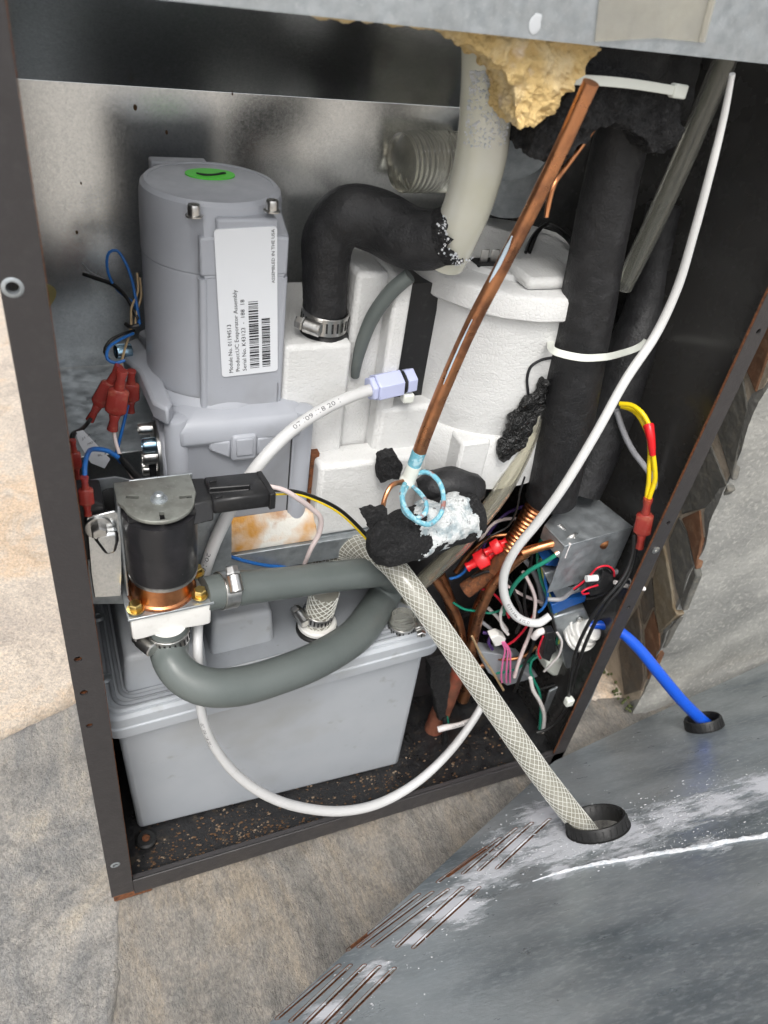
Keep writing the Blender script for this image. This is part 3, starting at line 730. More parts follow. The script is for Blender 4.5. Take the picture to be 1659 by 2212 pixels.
ink.build('label_text', MT['ink'], lab)
bar = MB(); rr = random.Random(3)
for u0, u1, v1 in ((.50, .665, .53), (.72, .865, .40)):
    v = .045
    while v < v1:
        bw = rr.choice((.004, .004, .008, .012)); a = lo + U * (w * u0) + Vv * (h * v) + o_
        b_ = lo + U * (w * u1) + Vv * (h * v) + o_
        bar.add([a, b_, b_ + Vv * (h * bw), a + Vv * (h * bw)], [[0, 1, 2, 3]]); v += bw + rr.choice((.004, .005, .009))
bar.build('barcode', MT['ink'], lab)
# gear case below: flanged box with chamfered top, ridge and lobes
GX0, GX1, GY = .0665, .1465, .0745
gb = MB()
rings = []
for z, i_, fy in ((.2515, .000, GY), (.3245, .000, GY), (.3275, .0, GY - .0012), (.3305, .0, GY - .0042), (.339, .0, GY - .0046), (.3435, .003, GY - .002), (.3475, .010, GY + .006)):
    x0, x1 = GX0 + i_, GX1 - i_; y0, y1 = fy, .168 - i_ * .5; c = .006
    rings.append([Vector(p) for p in ((x0 + c, y0, z), (x1 - c, y0, z), (x1, y0 + c, z), (x1, y1 - c, z), (x1 - c, y1, z), (x0 + c, y1, z), (x0, y1 - c, z), (x0, y0 + c, z))])
loft(rings).build('gear_case', MT['motor'], gm, bevel=.0012, segs=2, sharp=40)
# horizontal ridge with centre tab
rz = .3275
MB().b2(.0995, .1145, GY - .0062, GY + .004, rz - .010, rz + .0075).build('centre_tab', MT['motor'], gm, bevel=.0022, segs=3)
MB().b2(.1022, .1118, GY - .0072, GY - .004, rz - .0055, rz + .0055).build('tab_face', MT['motor'], gm, bevel=.0005)
for sg, xx in ((-1, .0995), (1, .1145)):
    MB().hexa([Vector((xx + sg * dx, y, rz + z)) for dx in (0, .012) for y in (GY - .0050 + dx * .12, GY + .003) for z in ((-.0085 + dx * .5), .004)]).build('tab_shoulder', MT['motor'], gm, bevel=.0015)
# vertical lobes at the corners, seam groove
for x, y, r, z0, z1 in ((GX0 + .0045, GY + .0030, .0066, .2516, .3455), (GX1 - .0035, GY + .003, .0070, .2516, .3445), (GX1 - .004, .160, .0065, .2516, .3425), (GX0 + .004, .160, .0068, .2516, .3545)):
    MB().lathe(Vector((x, y, z0)), Vector((0, 0, 1)), [(0, r), (z1 - z0 - .002, r), (z1 - z0 - .0006, r - .0006), (z1 - z0, r - .002), (z1 - z0, .0001)], 24).build('corner_lobe', MT['motor'], gm)
sx = P(634, 900, y=GY).x
MB().b2(sx, GX1 - .006, GY - .0016, GY + .002, .2516, .334).build('cover_strip', MT['motor'], gm, bevel=.0007)
MB().b2(sx - .0006, sx + .0001, GY - .0004, GY + .001, .2516, .337).build('seam', MT['steel_dark'], gm)
# flange step round the motor foot
MB().lathe(Vector((MC.x, MC.y, .3455)), Vector((0, 0, 1)), [(0, MR + .0045), (.0025, MR + .0035), (.006, MR + .0006)], 48, False).build('foot_fillet', MT['motor'], gm)
# side arm at the left with blue-zinc cap screw
ZA = .3555
arm = [P(a, b, z=ZA) for a, b in ((262, 742), (300, 726), (330, 770), (372, 868), (362, 885), (330, 868), (300, 800), (268, 775))]
MB().prism(arm, Vector((0, 0, -.011))).build('mounting_arm', MT['motor'], gm, bevel=.0018)
q = P(283, 752, z=ZA)
cap_screw(P(296, 757, z=ZA) + Vector((-.004, -.002, .0012)), Vector((-1, -.25, .1)), .0044, .0085, MT['blue_zinc'], gm)
# output shaft opening on the left flank
sx0 = GX0 - .0006; oc = P(352, 972, x=sx0)
fl = MB().lathe(oc, Vector((-1, 0, 0)), [(-.002, .0215), (.002, .0215), (.003, .0205), (.003, .0178), (-.001, .0175)], 40, False).build('shaft_boss', MT['motor'], gm)
MB().lathe(oc + Vector((-.0005, 0, 0)), Vector((-1, 0, 0)), [(0, .0172), (.004, .0172), (.0045, .0165), (.0045, .012), (.003, .0118), (.003, .0001)], 36).build('bearing', MT['steel'], gm)
for dy, dz, m_, r in ((-.008, .010, 'blue_zinc', .0042), (-.006, .0005, 'steel', .0046), (.006, .012, 'steel', .0036), (-.001, -.012, 'steel', .0036)):
    cap_screw(oc + Vector((-.005, dy, dz)), Vector((-1, 0, 0)), r, .0075, MT[m_], gm)
MB().b2(oc.x - .009, oc.x - .005, oc.y - .007, oc.y + .003, oc.z - .03, oc.z - .004).build('drive_key', MT['black_plastic'], gm, bevel=.0008)

# ================================================================== shelf plate and white foam jacket of the evaporator
sh = thing('shelf_plate', (.15, .1, .25), 'galvanised shelf plate under the white foam blocks', 'shelf')
MB().b2(.066, .238, .0665, .198, .2485, .2510).build('plate', MT['galv_dull'], sh, bevel=.0004)
MB().b2(.066, .238, .0620, .0664, .2340, .2510).build('plate_flange', MT['galv_dull'], sh, bevel=.0005)
ef = thing('foam_jacket', (.26, .11, .25), 'white bead foam jacket of the evaporator with round lid', 'foam jacket')
EC = Vector((.2830, .1150, 0))
def cylseg(z0, z1, r0, r1, name, m, prof=None, seg=72):
    mb = MB(); mb.lathe(Vector((EC.x, EC.y, 0)), Vector((0, 0, 1)), prof or [(z0, r0), (z1, r1)], seg)
    return mb.build(name, m, ef, sharp=40, disp=lambda p, n: n * noise.fractal(p * 60, 1., 2., 3) * .0007)
cylseg(0, 0, 0, 0, 'foam_body', MT['eps'], [(.322, .0001), (.322, .0605), (.325, .0618), (.345, .0622), (.37, .0626), (.395, .063), (.4035, .0632), (.4035, .0001)])
cylseg(0, 0, 0, 0, 'foam_foot', MT['eps'], [(.283, .0001), (.283, .0632), (.300, .0645), (.3215, .0645), (.3245, .0625), (.3245, .0001)])
cylseg(0, 0, 0, 0, 'foam_lid', MT['eps'], [(.4045, .0001), (.4045, .0665), (.406, .0682), (.417, .0682), (.4185, .067), (.4195, .064), (.4195, .047), (.4225, .046), (.4225, .0001)])
MB().b2(.262, .300, .058, .09, .4195, .4265).build('lid_rib', MT['eps'], ef, bevel=.003)
# tower behind the elbow, groove and stepped blocks to the left
def pxblock(name, pts, y0, y1, m, parent, bevel=.002, sub=0, amp=0., seed=0.):
    mb = MB().prism([P(a, b, y=y0) for a, b in pts], Vector((0, y1 - y0, 0)))
    return mb.build(name, m, parent, bevel=0 if sub else bevel, sub=sub, sharp=45, disp=rnd_disp(90, amp, 3, seed) if sub else None)
B0 = P(660, 735, y=.083)
def zb(px, py, y): return P(px, py, y=y).z
xa = P(612, 800, y=.083).x; xb = P(757, 800, y=.083).x
MB().b2(xa, xb, .083, .17, .2512, zb(690, 745, .083)).build('foam_block', MT['eps'], ef, bevel=.003, segs=3)
xc = P(818, 800, y=.088).x
MB().b2(xb + .0008, xc, .090, .18, .2512, zb(790, 590, .090)).build('foam_post', MT['eps'], ef, bevel=.003, segs=3)
xd = P(882, 700, y=.078).x
MB().b2(xc - .001, xd, .079, .18, .2512, zb(850, 600, .079)).build('foam_post', MT['eps'], ef, bevel=.0025, segs=3)
MB().b2(xd + .0002, .2360, .090, .18, .2512, .412).build('groove_lining', MT['black_plastic'], ef)
MB().b2(xc + .0005, .2480, .0775, .13, .2512, zb(880, 880, .0775)).build('foam_web', MT['eps'], ef, bevel=.003, segs=3)
# rough textured lower block with its sloped top
y0 = .0668
x0, x1 = P(690, 1030, y=y0).x, P(845, 1060, y=y0).x
lbk = MB().b2(x0, x1 + .02, y0, .089, .2513, zb(760, 1002, y0)); lbk.build('foam_block', MT['eps'], ef, bevel=.003, segs=3)
xs0, xs1 = P(496, 1170, y=.064).x, P(688, 1130, y=.064).x
MB().hexa([Vector((x, y, z)) for x in (xs0, xs1) for y, z1 in ((.0640, .2570), (.0744, .2720)) for z in (.2513, z1)]).build('stained_strip', MT['eps_dirty'], ef, bevel=.001)
MB().b2(P(668, 1000, y=.08).x, P(686, 1000, y=.08).x, .078, .1, .2513, .31).build('rusty_gap_strip', MT['rust'], ef)
# key blocks under the round body
MB().b2(P(985, 1000, y=.055).x, P(1045, 1000, y=.055).x, .0525, .08, zb(1010, 1095, .0525), .3235).build('foam_key', MT['eps'], ef, bevel=.002)
# marker loop drawn on the foam
def on_body(px, py, r=.0630):
    rr_ = CAM_X * (px - 829.5) + CAM_D * (py - 1106.0) + CAM_W * CAM_F
    o = CAM_C - EC; a = rr_.x ** 2 + rr_.y ** 2; b = 2 * (o.x * rr_.x + o.y * rr_.y); c = o.x ** 2 + o.y ** 2 - r * r
    t = (-b - math.sqrt(max(0, b * b - 4 * a * c))) / (2 * a); return CAM_C + rr_ * t
mk = [on_body(a, b) for a, b in ((1235, 770), (1200, 772), (1168, 778), (1147, 792), (1139, 815), (1141, 850))]
MB().tube(Path(mk, [.0009] * 6, .002), 8).build('marker_line', MT['ink'], ef)
# dark window with terminals in the lid
tq = P(1062, 566, z=.4227)
MB().b2(tq.x - .012, tq.x + .012, tq.y - .006, tq.y + .006, .4222, .4230).build('terminal_window', MT['steel_dark'], ef)
for k in range(3):
    MB().b2(tq.x - .0085 + k * .0068, tq.x - .0035 + k * .0068, tq.y - .001, tq.y, .4230, .4305).build('spade_tab', MT['steel'], ef, bevel=.0004)
for d in (0, 1):
    w = [P(a, b, z=.4235) + Vector((0, 0, e)) for a, b, e in ((1136 + d * 8, 545, 0), (1150 + d * 10, 520 - d * 6, .004), (1178 + d * 4, 505 - d * 5, .005), (1215, 520 - d * 8, .003), (1250, 560 - d * 6, .001))]
    MB().tube(Path(w, [.0011] * 5, .003), 8).build('thin_lead', MT['w_black'], ef)

# ================================================================== pipes and hoses
THICK = {'water_line': .66, 'white_cable': .76, 'blue_tube': .76, 'rubber_hose': .80, 'insulated_elbow': .90, 'insulated_pipe': .93, 'frosted_hose': .95, 'vinyl_hose': .85, 'clear_tube': .8, 'wire': .9, 'drain_tube': .85, 'copper_line': 1.1}
def hose(name, pts, m, label, cat='hose', seg=24, step=.003, parent=None, group=None, wob=None, caps=True):
    pa = px_path(pts, step, THICK.get(name, 1.))
    o = (MB().pipe(pa, .74, seg) if m in (MT['clear'], MT['vinyl']) and not wob else MB().tube(pa, seg, caps, wob)).build(name, m, parent, sharp=60)
    if parent is None: tag(o, label, cat, group)
    return o, pa
def clamp(parent, c, ax, r, wd, sdir, name='hose_clamp', slots=True):
    """worm-drive clamp: band, slots, screw housing, hexagon screw; a sub-assembly of the hose"""
    ax = ax.normalized(); sdir = (sdir - ax * sdir.dot(ax)).normalized(); b = ax.cross(sdir)
    band = MB().lathe(c - ax * wd / 2, ax, [(0, r), (0, r + .0009), (wd, r + .0009), (wd, r)], 40, False).build(name, MT['steel'], parent, bevel=.0002)
    if slots:
        mb = MB()
        for k in range(-9, 16):
            a = math.radians(14 * k + 55)
            n = sdir * math.cos(a) + b * math.sin(a); t = ax.cross(n)
            mb.bar(c + n * (r + .001) - ax * wd * .28 + t * .0003, c + n * (r + .001) + ax * wd * .28 - t * .0003, .0011, .0003, n)
        mb.build('band_slots', MT['steel_dark'], band)
    h = c + sdir * (r + .003)
    mb = MB().lathe(h - b * .006, b, [(0, .0035), (.0005, .0042), (.0095, .0042), (.010, .0035)], 18); mb.build('screw_housing', MT['steel'], band)
    mb = MB().lathe(h - b * .0062, -b, [(0, .004), (.001, .0042), (.001, .0036), (.0042, .0036), (.0048, .003), (.0048, .0001)], 6); sc = mb.build('screw', MT['steel'], band)
    mb = MB().bar(h - b * .0110 - ax * .003, h - b * .0110 + ax * .003, .0007, .0006, b); mb.build('screw_slot', MT['steel_dark'], band)
    return band

# large frosted hose down into the black elbow
fh, fpath = hose('frosted_hose', [(1050, 20, .045, 118), (1052, 120, .045, 118), (1050, 230, .046, 120), (1040, 330, .050, 120), (1015, 430, .056, 112), (985, 505, .062, 106), (960, 560, .068, 100)], MT['hose_frost'], 'wide frosted yellowish hose bending down into the black elbow')
crust = MB()
for k in range(900):
    a = random.random(); p = P(1000 + random.gauss(45, 28), 80 + random.random() ** 2 * 110, y=.03)
    d = random.gauss(0, .6); pp, T, N, B, r = fpath.at(.02 + random.random() ** 2 * .03); n = (-CAM_W * .9 + CAM_X * random.uniform(-.7, .7)); n = (n - T * n.dot(T)).normalized()
    crust.ball(pp + n * r, 0.00015 + random.random() ** 2 * .0006, 5, 3)
stuff(crust.build('foam_crumbs', MT['oxide'], fh))
# elbow of black pipe foam
def wrinkle(s, a):
    w = 1 + .022 * math.sin(s * 1300 + 2.5 * math.sin(a * 2) + 2 * noise.noise(Vector((math.cos(a), math.sin(a), s * 90)))) * max(0, 1 - abs(s - .022) / .032)
    return w + noise.noise(Vector((math.cos(a) * 2, math.sin(a) * 2, s * 60))) * .02
eb, ep = hose('insulated_elbow', [(700, 716, .099, 102), (702, 650, .100, 106), (703, 585, .101, 112), (712, 510, .102, 128), (752, 468, .099, 142), (815, 478, .094, 148), (880, 512, .080, 146), (930, 518, .070, 142), (975, 508, .062, 132)], MT['foam_black'], 'thick black foam covered elbow clamped onto the white foam block', 'pipe', 32, .0025, wob=wrinkle, caps=True)
# torn end
pe, Te, Ne, Be, re_ = ep.at(ep.len)
tm = MB(); rg = []
for k in range(64):
    a = 2 * math.pi * k / 64; d = Ne * math.cos(a) + Be * math.sin(a)
    l = noise.fractal(Vector((math.cos(a) * 2.2, math.sin(a) * 3.2, 1.)), 1., 2., 6) * .0035
    rg.append((d, l))
r_ = []
for rad, ext in ((1.02, -.006), (1.05, .0), (1.0, .003), (.84, .003), (.80, -.002)):
    r_.append([pe + d * (re_ * (rad + l * 6)) + Te * (ext + l) for d, l in rg])
loft(r_, False, False).build('torn_rim', MT['foam_torn'], eb, sharp=80)
fz = MB()
for k in range(900):
    a = random.random() * 2 * math.pi; d = Ne * math.cos(a) + Be * math.sin(a); l = noise.fractal(Vector((math.cos(a) * 3.2, math.sin(a) * 3.2, 1.)), 1., 2., 6) * .0035
    if noise.noise(Vector((math.cos(a) * 4, math.sin(a) * 4, 7.))) < random.gauss(-.1, .3): continue
    fz.ball(pe + d * (re_ * (random.uniform(.90, 1.10) + l * 6)) + Te * (l + random.gauss(.002, .0016)), .00015 + random.random() ** 2 * .0006, 5, 3)
stuff(fz.build('white_fuzz', MT['oxide'], eb))
pc, Tc, Nc, Bc, rc_ = ep.at(.005)
clamp(eb, pc + Vector((0, 0, .0035)), Vector((0.05, -.05, 1)), rc_ * 1.03, .0105, Vector((-.65, -.76, 0)))
MB().lathe(pc + Vector((0, 0, -.0095)), Vector((0, 0, 1)), [(0, rc_ * 1.25), (.004, rc_ * 1.2), (.0065, rc_ * .95)], 30).build('spigot_collar', MT['black_plastic'], eb)
# ribbed hose behind
def ribs(s, a): return 1 + .035 * math.sin(s * 2 * math.pi / .0034)
hose('ribbed_stub', [(865, 352, .180, 118), (900, 350, .182, 122), (945, 350, .186, 122), (990, 350, .19, 116)], MT['vinyl'], 'short yellowish ribbed tube behind the frosted hose', 'tube', 28, .0006, wob=ribs)
# big duct stub at the right of the ribbed tube, galvanised
hose('duct_stub', [(1105, 340, .150, 150), (1108, 420, .156, 150)], MT['galv_dull'], 'grey round duct stub behind the copper pipe', 'duct', 32)
# grey thin tube dipping into the foam
hose('drain_tube', [(885, 595, .074, 40), (845, 630, .078, 40), (808, 680, .081, 38), (784, 735, .083, 34), (770, 790, .0855, 26), (767, 812, .088, 22)], MT['rubber_grey'], 'thin grey tube dipping into a gap of the white foam', 'tube', 18)

# copper process pipe with crimped, corroded end
cu_ = thing('copper_pipe', P(890, 1040, y=.032), 'long copper pipe with blue corroded lower end slanting across the foam jacket', 'pipe')
pp_ = px_path([(1277, 178, -.006, 47), (1215, 315, .000, 45), (1150, 450, .006, 43), (1085, 575, .013, 42), (1020, 700, .019, 41), (962, 830, .025, 40), (922, 930, .029, 39), (905, 978, .031, 38)], .003, .80)
MB().tube(pp_, 24).build('pipe', MT['copper'], cu_)
MB().tube(px_path([(906, 974, .0308, 39.5), (893, 1008, .0318, 37)], .002, .80), 24, wob=lambda s, a: 1 + .03 * noise.noise(Vector((math.cos(a) * 3, math.sin(a) * 3, s * 400)))).build('corroded_end', MT['copper_green'], cu_)
MB().tube(px_path([(895, 1004, .0317, 39), (884, 1032, .0323, 38), (880, 1038, .0325, 44), (877, 1046, .0328, 40)], .0015, .82), 22).build('clear_cap', MT['nylon'], cu_)
MB().tube(px_path([(1106, 510, .0055, 3), (1093, 540, .009, 9), (1074, 580, .012, 10), (1056, 615, .014, 6), (1040, 655, .016, 3)], .002), 10).build('blue_streak', mat('pale_blue_scale', (.50, .60, .68), .7), cu_)
MB().tube(px_path([(1020, 690, .015, 2), (994, 745, .018, 4), (970, 800, .0205, 4), (958, 830, .022, 2)], .002), 8).build('blue_streak', bpy.data.materials['pale_blue_scale'], cu_)
MB().tube(px_path([(1295, 262, .03, 10), (1262, 308, .026, 12), (1222, 362, .022, 12), (1196, 400, .018, 13), (1185, 440, .016, 13), (1180, 470, .014, 10)], .003), 10).build('capillary', MT['copper_clean'], cu_)
ring = MB()
for pts in ([(870, 1040, .030, 11), (845, 1050, .026, 11), (830, 1080, .022, 11), (827, 1115, .019, 11), (836, 1155, .016, 11), (846, 1190, .014, 11)],):
    MB().tube(px_path(pts, .002), 10).build('capillary', MT['copper'], cu_)
for pts in ([(896, 1024, .031, 11), (922, 1020, .027, 11), (948, 1040, .020, 11), (958, 1075, .012, 11), (952, 1110, .006, 11), (928, 1132, .003, 12), (896, 1122, .004, 12), (874, 1095, .008, 12), (868, 1065, .016, 11), (874, 1045, .026, 10)],
            [(880, 1048, .030, 10), (870, 1075, .018, 10), (874, 1105, .009, 11), (896, 1120, .006, 11), (918, 1108, .007, 11), (920, 1085, .013, 10), (906, 1064, .022, 10), (888, 1048, .030, 9)]):
    MB().tube(px_path(pts, .0015), 10, wob=lambda s, a: 1 + .07 * noise.noise(Vector((math.cos(a), math.sin(a), s * 500)))).build('corroded_coil', MT['copper_green'], cu_)

# big black pipe covers on the right
bt, bp_ = hose('insulated_pipe', [(1352, 262, .050, 128), (1330, 350, .050, 128), (1298, 500, .050, 128), (1262, 700, .050, 130), (1238, 820, .050, 132), (1214, 950, .050, 130), (1190, 1075, .050, 118)], MT['foam_black'], 'thick black foam covered pipe hanging in front of the evaporator', 'pipe', 36, .004)
pe, Te, Ne, Be, re_ = bp_.at(bp_.len)
corr, cpth = hose('corrugated_neck', [(1172, 1075, .052, 50), (1150, 1110, .052, 48), (1122, 1155, .052, 46), (1100, 1188, .052, 44)], MT['copper_clean'], '', parent=bt, seg=24, step=.0007, wob=lambda s, a: 1 + .07 * math.sin(s * 2 * math.pi / .0033))
MB().tube(px_path([(1104, 1182, .052, 40), (1085, 1212, .052, 44), (1070, 1235, .052, 40)], .002), 20).build('flare_nut', MT['rust'], bt, sharp=40)
hose('insulated_pipe', [(1440, 440, .105, 90), (1420, 560, .100, 96), (1398, 660, .092, 100), (1355, 780, .080, 112), (1320, 880, .074, 116), (1285, 970, .068, 116), (1248, 1060, .060, 108)], MT['foam_black'], 'wrinkled black foam covered pipe tucked behind the thicker one', 'pipe', 32, .003, wob=lambda s, a: 1 + .012 * math.sin(s * 700) * max(0, 1 - s / .06))
# torn flap on top of the big pipe
fl = thing('torn_foam_flap', P(1310, 260, y=.04), 'torn black foam flap wrapped round the top of the thick pipe', 'insulation')
slab('flap', [(1142, 330), (1158, 285), (1200, 236), (1248, 186), (1300, 165), (1390, 178), (1468, 205), (1480, 262), (1468, 300), (1440, 338), (1412, 334), (1395, 298), (1372, 278), (1330, 268), (1300, 278), (1278, 300), (1240, 322), (1200, 352), (1168, 345)], .020, .022, MT['foam_torn'], fl, 4, .004, 95, 3.)
slab('back_wrap', [(1240, 80), (1520, 118), (1500, 200), (1480, 260), (1300, 220), (1200, 230), (1180, 200)], .050, .03, MT['foam_black'], fl, 3, .002, 60, 4.)
# nylon ties
def tie(name, pts, wd, label, head=None):
    pa = px_path([(a, b, y, 4) for a, b, y in pts], .002)
    mb = MB(); n = len(pa.p); vs = []
    for i in range(n):
        out = (CAM_C - pa.p[i]); out = (out - pa.T[i] * out.dot(pa.T[i])).normalized(); up = pa.T[i].cross(out)
        for a, b in ((-1, 0), (1, 0), (1, 1), (-1, 1)):
            vs.append(pa.p[i] + up * (a * wd / 2) + out * (b * .0012))
    fs = [[i * 4 + k, i * 4 + (k + 1) % 4, (i + 1) * 4 + (k + 1) % 4, (i + 1) * 4 + k] for i in range(n - 1) for k in range(4)]
    fs += [[0, 1, 2, 3], [(n - 1) * 4 + k for k in (3, 2, 1, 0)]]
    t = thing(name, pa.p[0], label, 'cable tie'); mb.add(vs, fs).build('strap', MT['nylon'], t, bevel=.0003)
    if head:
        i = n - 1 if head > 0 else 0
        out = (CAM_C - pa.p[i]).normalized()
        MB().bar(pa.p[i] - pa.T[i] * .004, pa.p[i] + pa.T[i] * .004, wd * 1.5, .004, out).build('head', MT['nylon'], t, bevel=.0008)
tie('cable_tie', [(1238, 172, .016), (1300, 175, .014), (1370, 182, .014), (1465, 197, .016)], .0038, 'white nylon tie across the torn foam flap near the top', 1)
tie('cable_tie', [(1204, 728, .068), (1190, 742, .052), (1200, 760, .036), (1250, 772, .028), (1300, 772, .031), (1340, 764, .045), (1375, 752, .056), (1394, 738, .070), (1392, 728, .09)], .0042, 'pale nylon tie round both black foam covered pipes')
# straight clear tube at the upper right
hose('clear_tube', [(1575, 110, .030, 66), (1520, 240, .036, 62), (1455, 390, .044, 60), (1395, 520, .052, 56), (1345, 620, .058, 52)], MT['clear'], 'straight clear tube beside the thick black pipe, top right', 'tube', 24, .006, caps=False)
# white cable from top right to the lower right fittings
wc, wp = hose('white_cable', [(1582, 160, .004, 17), (1562, 260, .008, 21), (1535, 370, .010, 24), (1500, 500, .014, 25), (1462, 625, .018, 26), (1415, 725, .020, 27), (1352, 820, .018, 27), (1285, 940, .016, 27), (1215, 1055, .018, 27), (1160, 1130, .024, 27), (1112, 1190, .030, 26), (1088, 1245, .034, 26), (1094, 1300, .034, 26), (1125, 1338, .032, 25), (1165, 1345, .030, 24), (1188, 1330, .030, 22)], MT['white_cable'], 'long white cable running from the top right and hooking back at lower right', 'cable', 18)
it = MB(); tube_text(it, wp, 'E191346', wp.len - .058, .020, .0028, -CAM_W, 0.); tube_text(it, wp, '6 YIL O', wp.len - .034, .012, .003, -CAM_W, 0.); it.build('print', MT['ink_grey'], wc)
# yellowed drain hose
hose('vinyl_hose', [(1195, 850, .060, 40), (1160, 905, .056, 44), (1125, 985, .052, 46), (1085, 1060, .048, 46), (1040, 1120, .046, 46), (995, 1175, .046, 46), (945, 1225, .05, 44), (895, 1275, .055, 40), (872, 1310, .058, 36), (868, 1350, .06, 34)], MT['vinyl'], 'yellowed clear hose curving past the foam jacket to the tank', 'hose', 22, caps=False)
# crinkled black film on the foam
slabp = [(1182, 828), (1160, 852), (1130, 880), (1108, 908), (1100, 940), (1086, 968), (1082, 992), (1094, 998), (1116, 985), (1135, 958), (1152, 920), (1172, 880), (1190, 850)]
tag(slab('black_film', slabp, .0455, .006, MT['foil'], None, 3, .003, 140, 6.), 'crinkled shiny black film patch on the right of the foam jacket', 'film')

# water line with push fitting
wl_, wlp = hose('water_line', [(822, 836, .074, 40), (770, 852, .070, 40), (700, 884, .064, 41), (630, 930, .057, 42), (570, 990, .050, 43), (522, 1055, .046, 43), (485, 1125, .044, 43), (455, 1195, .044, 42), (436, 1262, .042, 40), (428, 1330, .030, 36), (427, 1400, .014, 32), (430, 1480, .006, 30), (437, 1545, .003, 31), (462, 1610, .002, 31), (510, 1672, .000, 32), (575, 1718, -.004, 33), (650, 1744, -.006, 33), (740, 1752, -.006, 32), (820, 1735, -.002, 31), (900, 1690, .006, 29), (970, 1625, .018, 27), (1022, 1556, .032, 25), (1060, 1490, .045, 23)], MT['white_pe'], 'light grey water line looping from the foam jacket below the tank front', 'tube', 22)
it = MB(); tube_text(it, wlp, '07 /09 /18 20 1', .062, .032, .0036, -CAM_W, 0., True)
tube_text(it, wlp, '20:10', .150, .014, .0034, -CAM_W, 0., False)
tube_text(it, wlp, '07 /09 /18 20 1', .268, .026, .003, -CAM_W, -.2, False); it.build('print', MT['ink_grey'], wl_)
ft = thing('push_fitting', P(860, 828, y=.072), 'translucent lavender push fitting joining the water line to the foam jacket', 'fitting')
f0, f1 = P(808, 838, y=.074), P(880, 822, y=.0765); fd = (f1 - f0).normalized()
mb = MB(); hexr = .0098
mb.lathe(f0, fd, [(0, .0075), (.0005, .0086), (.0165, .0086), (.017, .0078)], 6); mb.build('hex_body', MT['lavender'], ft, bevel=.0009, sharp=25)
MB().lathe(f0 - fd * .0035, fd, [(0, .0068), (.0008, .0074), (.0034, .0074)], 6).build('collet', MT['lavender'], ft, bevel=.0006)
MB().lathe(f0 + fd * .0175, fd, [(0, .0066), (.0005, .0072), (.0016, .0072), (.002, .0066)], 24).build('o_ring', MT['rubber_black'], ft)
MB().lathe(f0 + fd * .0196, fd, [(0, .0078), (.006, .0078), (.0065, .007)], 6).build('hex_neck', MT['lavender'], ft, bevel=.0006)
MB().b2(P(880, 870, y=.07).x - .003, P(880, 870, y=.07).x + .004, .069, .076, P(880, 862, y=.07).z - .003, P(880, 862, y=.07).z + .003).build('seal_lump', MT['nylon'], ft, bevel=.0012)

# insulated joint with white crust below the copper pipe
bj = thing('insulated_joint', P(920, 1160, y=.02), 'lumpy black insulated joint with white and blue mineral crust', 'pipe joint')
bjm = lambda s, a: 1 + noise.fractal(Vector((math.cos(a) * 1.6, math.sin(a) * 1.6, s * 70)), 1., 2., 3) * .10
jp = px_path([(808, 1178, .016, 60), (828, 1176, .017, 98), (870, 1160, .019, 112), (930, 1140, .022, 116), (985, 1122, .026, 112), (1020, 1108, .029, 100), (1034, 1102, .030, 50)], .0025)
MB().tube(jp, 32, True, bjm).build('foam_sleeve', MT['foam_torn'], bj, sharp=80)
cr = MB(); vs = []; fs = []; nA, nS = 90, 80; keep = {}
for i in range(nS + 1):
    for k in range(nA + 1):
        s = jp.len * (.28 + .58 * i / nS); p, T, N, B, r = jp.at(s)
        n = (-CAM_W * .8 - CAM_D * .15); n = (n - T * n.dot(T)).normalized(); b = T.cross(n)
        a = -1.45 + 2.9 * k / nA; d = n * math.cos(a) + b * math.sin(a); aa = math.atan2(d.dot(B), d.dot(N))
        q = p + d * r
        f1 = noise.fractal(q * 260, 1., 2., 4); edge = 1 - max(abs(i / nS - .5) * 2, abs(k / nA - .5) * 2)
        keep[(i, k)] = edge * 1.6 + noise.fractal(q * 90 + Vector((4, 1, 2)), 1., 2., 5) * .9 - .32
        vs.append(p + d * (r * bjm(s, aa) + .0004 + .0011 * max(0, min(1, keep[(i, k)] * 2)) + f1 * .0006))
for i in range(nS):
    for k in range(nA):
        if keep[(i, k)] > 0: fs.append([i * (nA + 1) + k, i * (nA + 1) + k + 1, (i + 1) * (nA + 1) + k + 1, (i + 1) * (nA + 1) + k])
used = sorted({v for f in fs for v in f}); mp_ = {v: i for i, v in enumerate(used)}
cr.add([vs[v] for v in used], [[mp_[v] for v in f] for f in fs]).build('mineral_crust', MT['frost'], bj, sharp=80)
slab('tape_end', [(806, 1200), (802, 1168), (818, 1146), (842, 1142), (862, 1156), (868, 1184), (862, 1216), (850, 1212), (830, 1200)], .006, .008, MT['foam_torn'], bj, 3, .002, 160, 8.)
slab('foam_scrap', [(782, 1112), (808, 1104), (838, 1108), (830, 1140), (808, 1158), (798, 1140)], .012, .006, MT['foam_torn'], bj, 3, .0015, 200, 9.)
MB().tube(px_path([(905, 1060, .05, 50), (935, 1052, .048, 76), (975, 1050, .045, 82), (1015, 1058, .045, 76), (1032, 1066, .046, 40)], .003), 24, True, bjm).build('rear_sleeve', MT['foam_black'], bj, sharp=80)
tag(slab('foam_scrap', [(822, 996), (832, 986), (858, 984), (870, 1008), (862, 1036), (848, 1034), (823, 1044)], .056, .008, MT['foam_torn'], None, 3, .0012, 200, 11.), 'small square scrap of black foam in front of the white foam block', 'insulation')

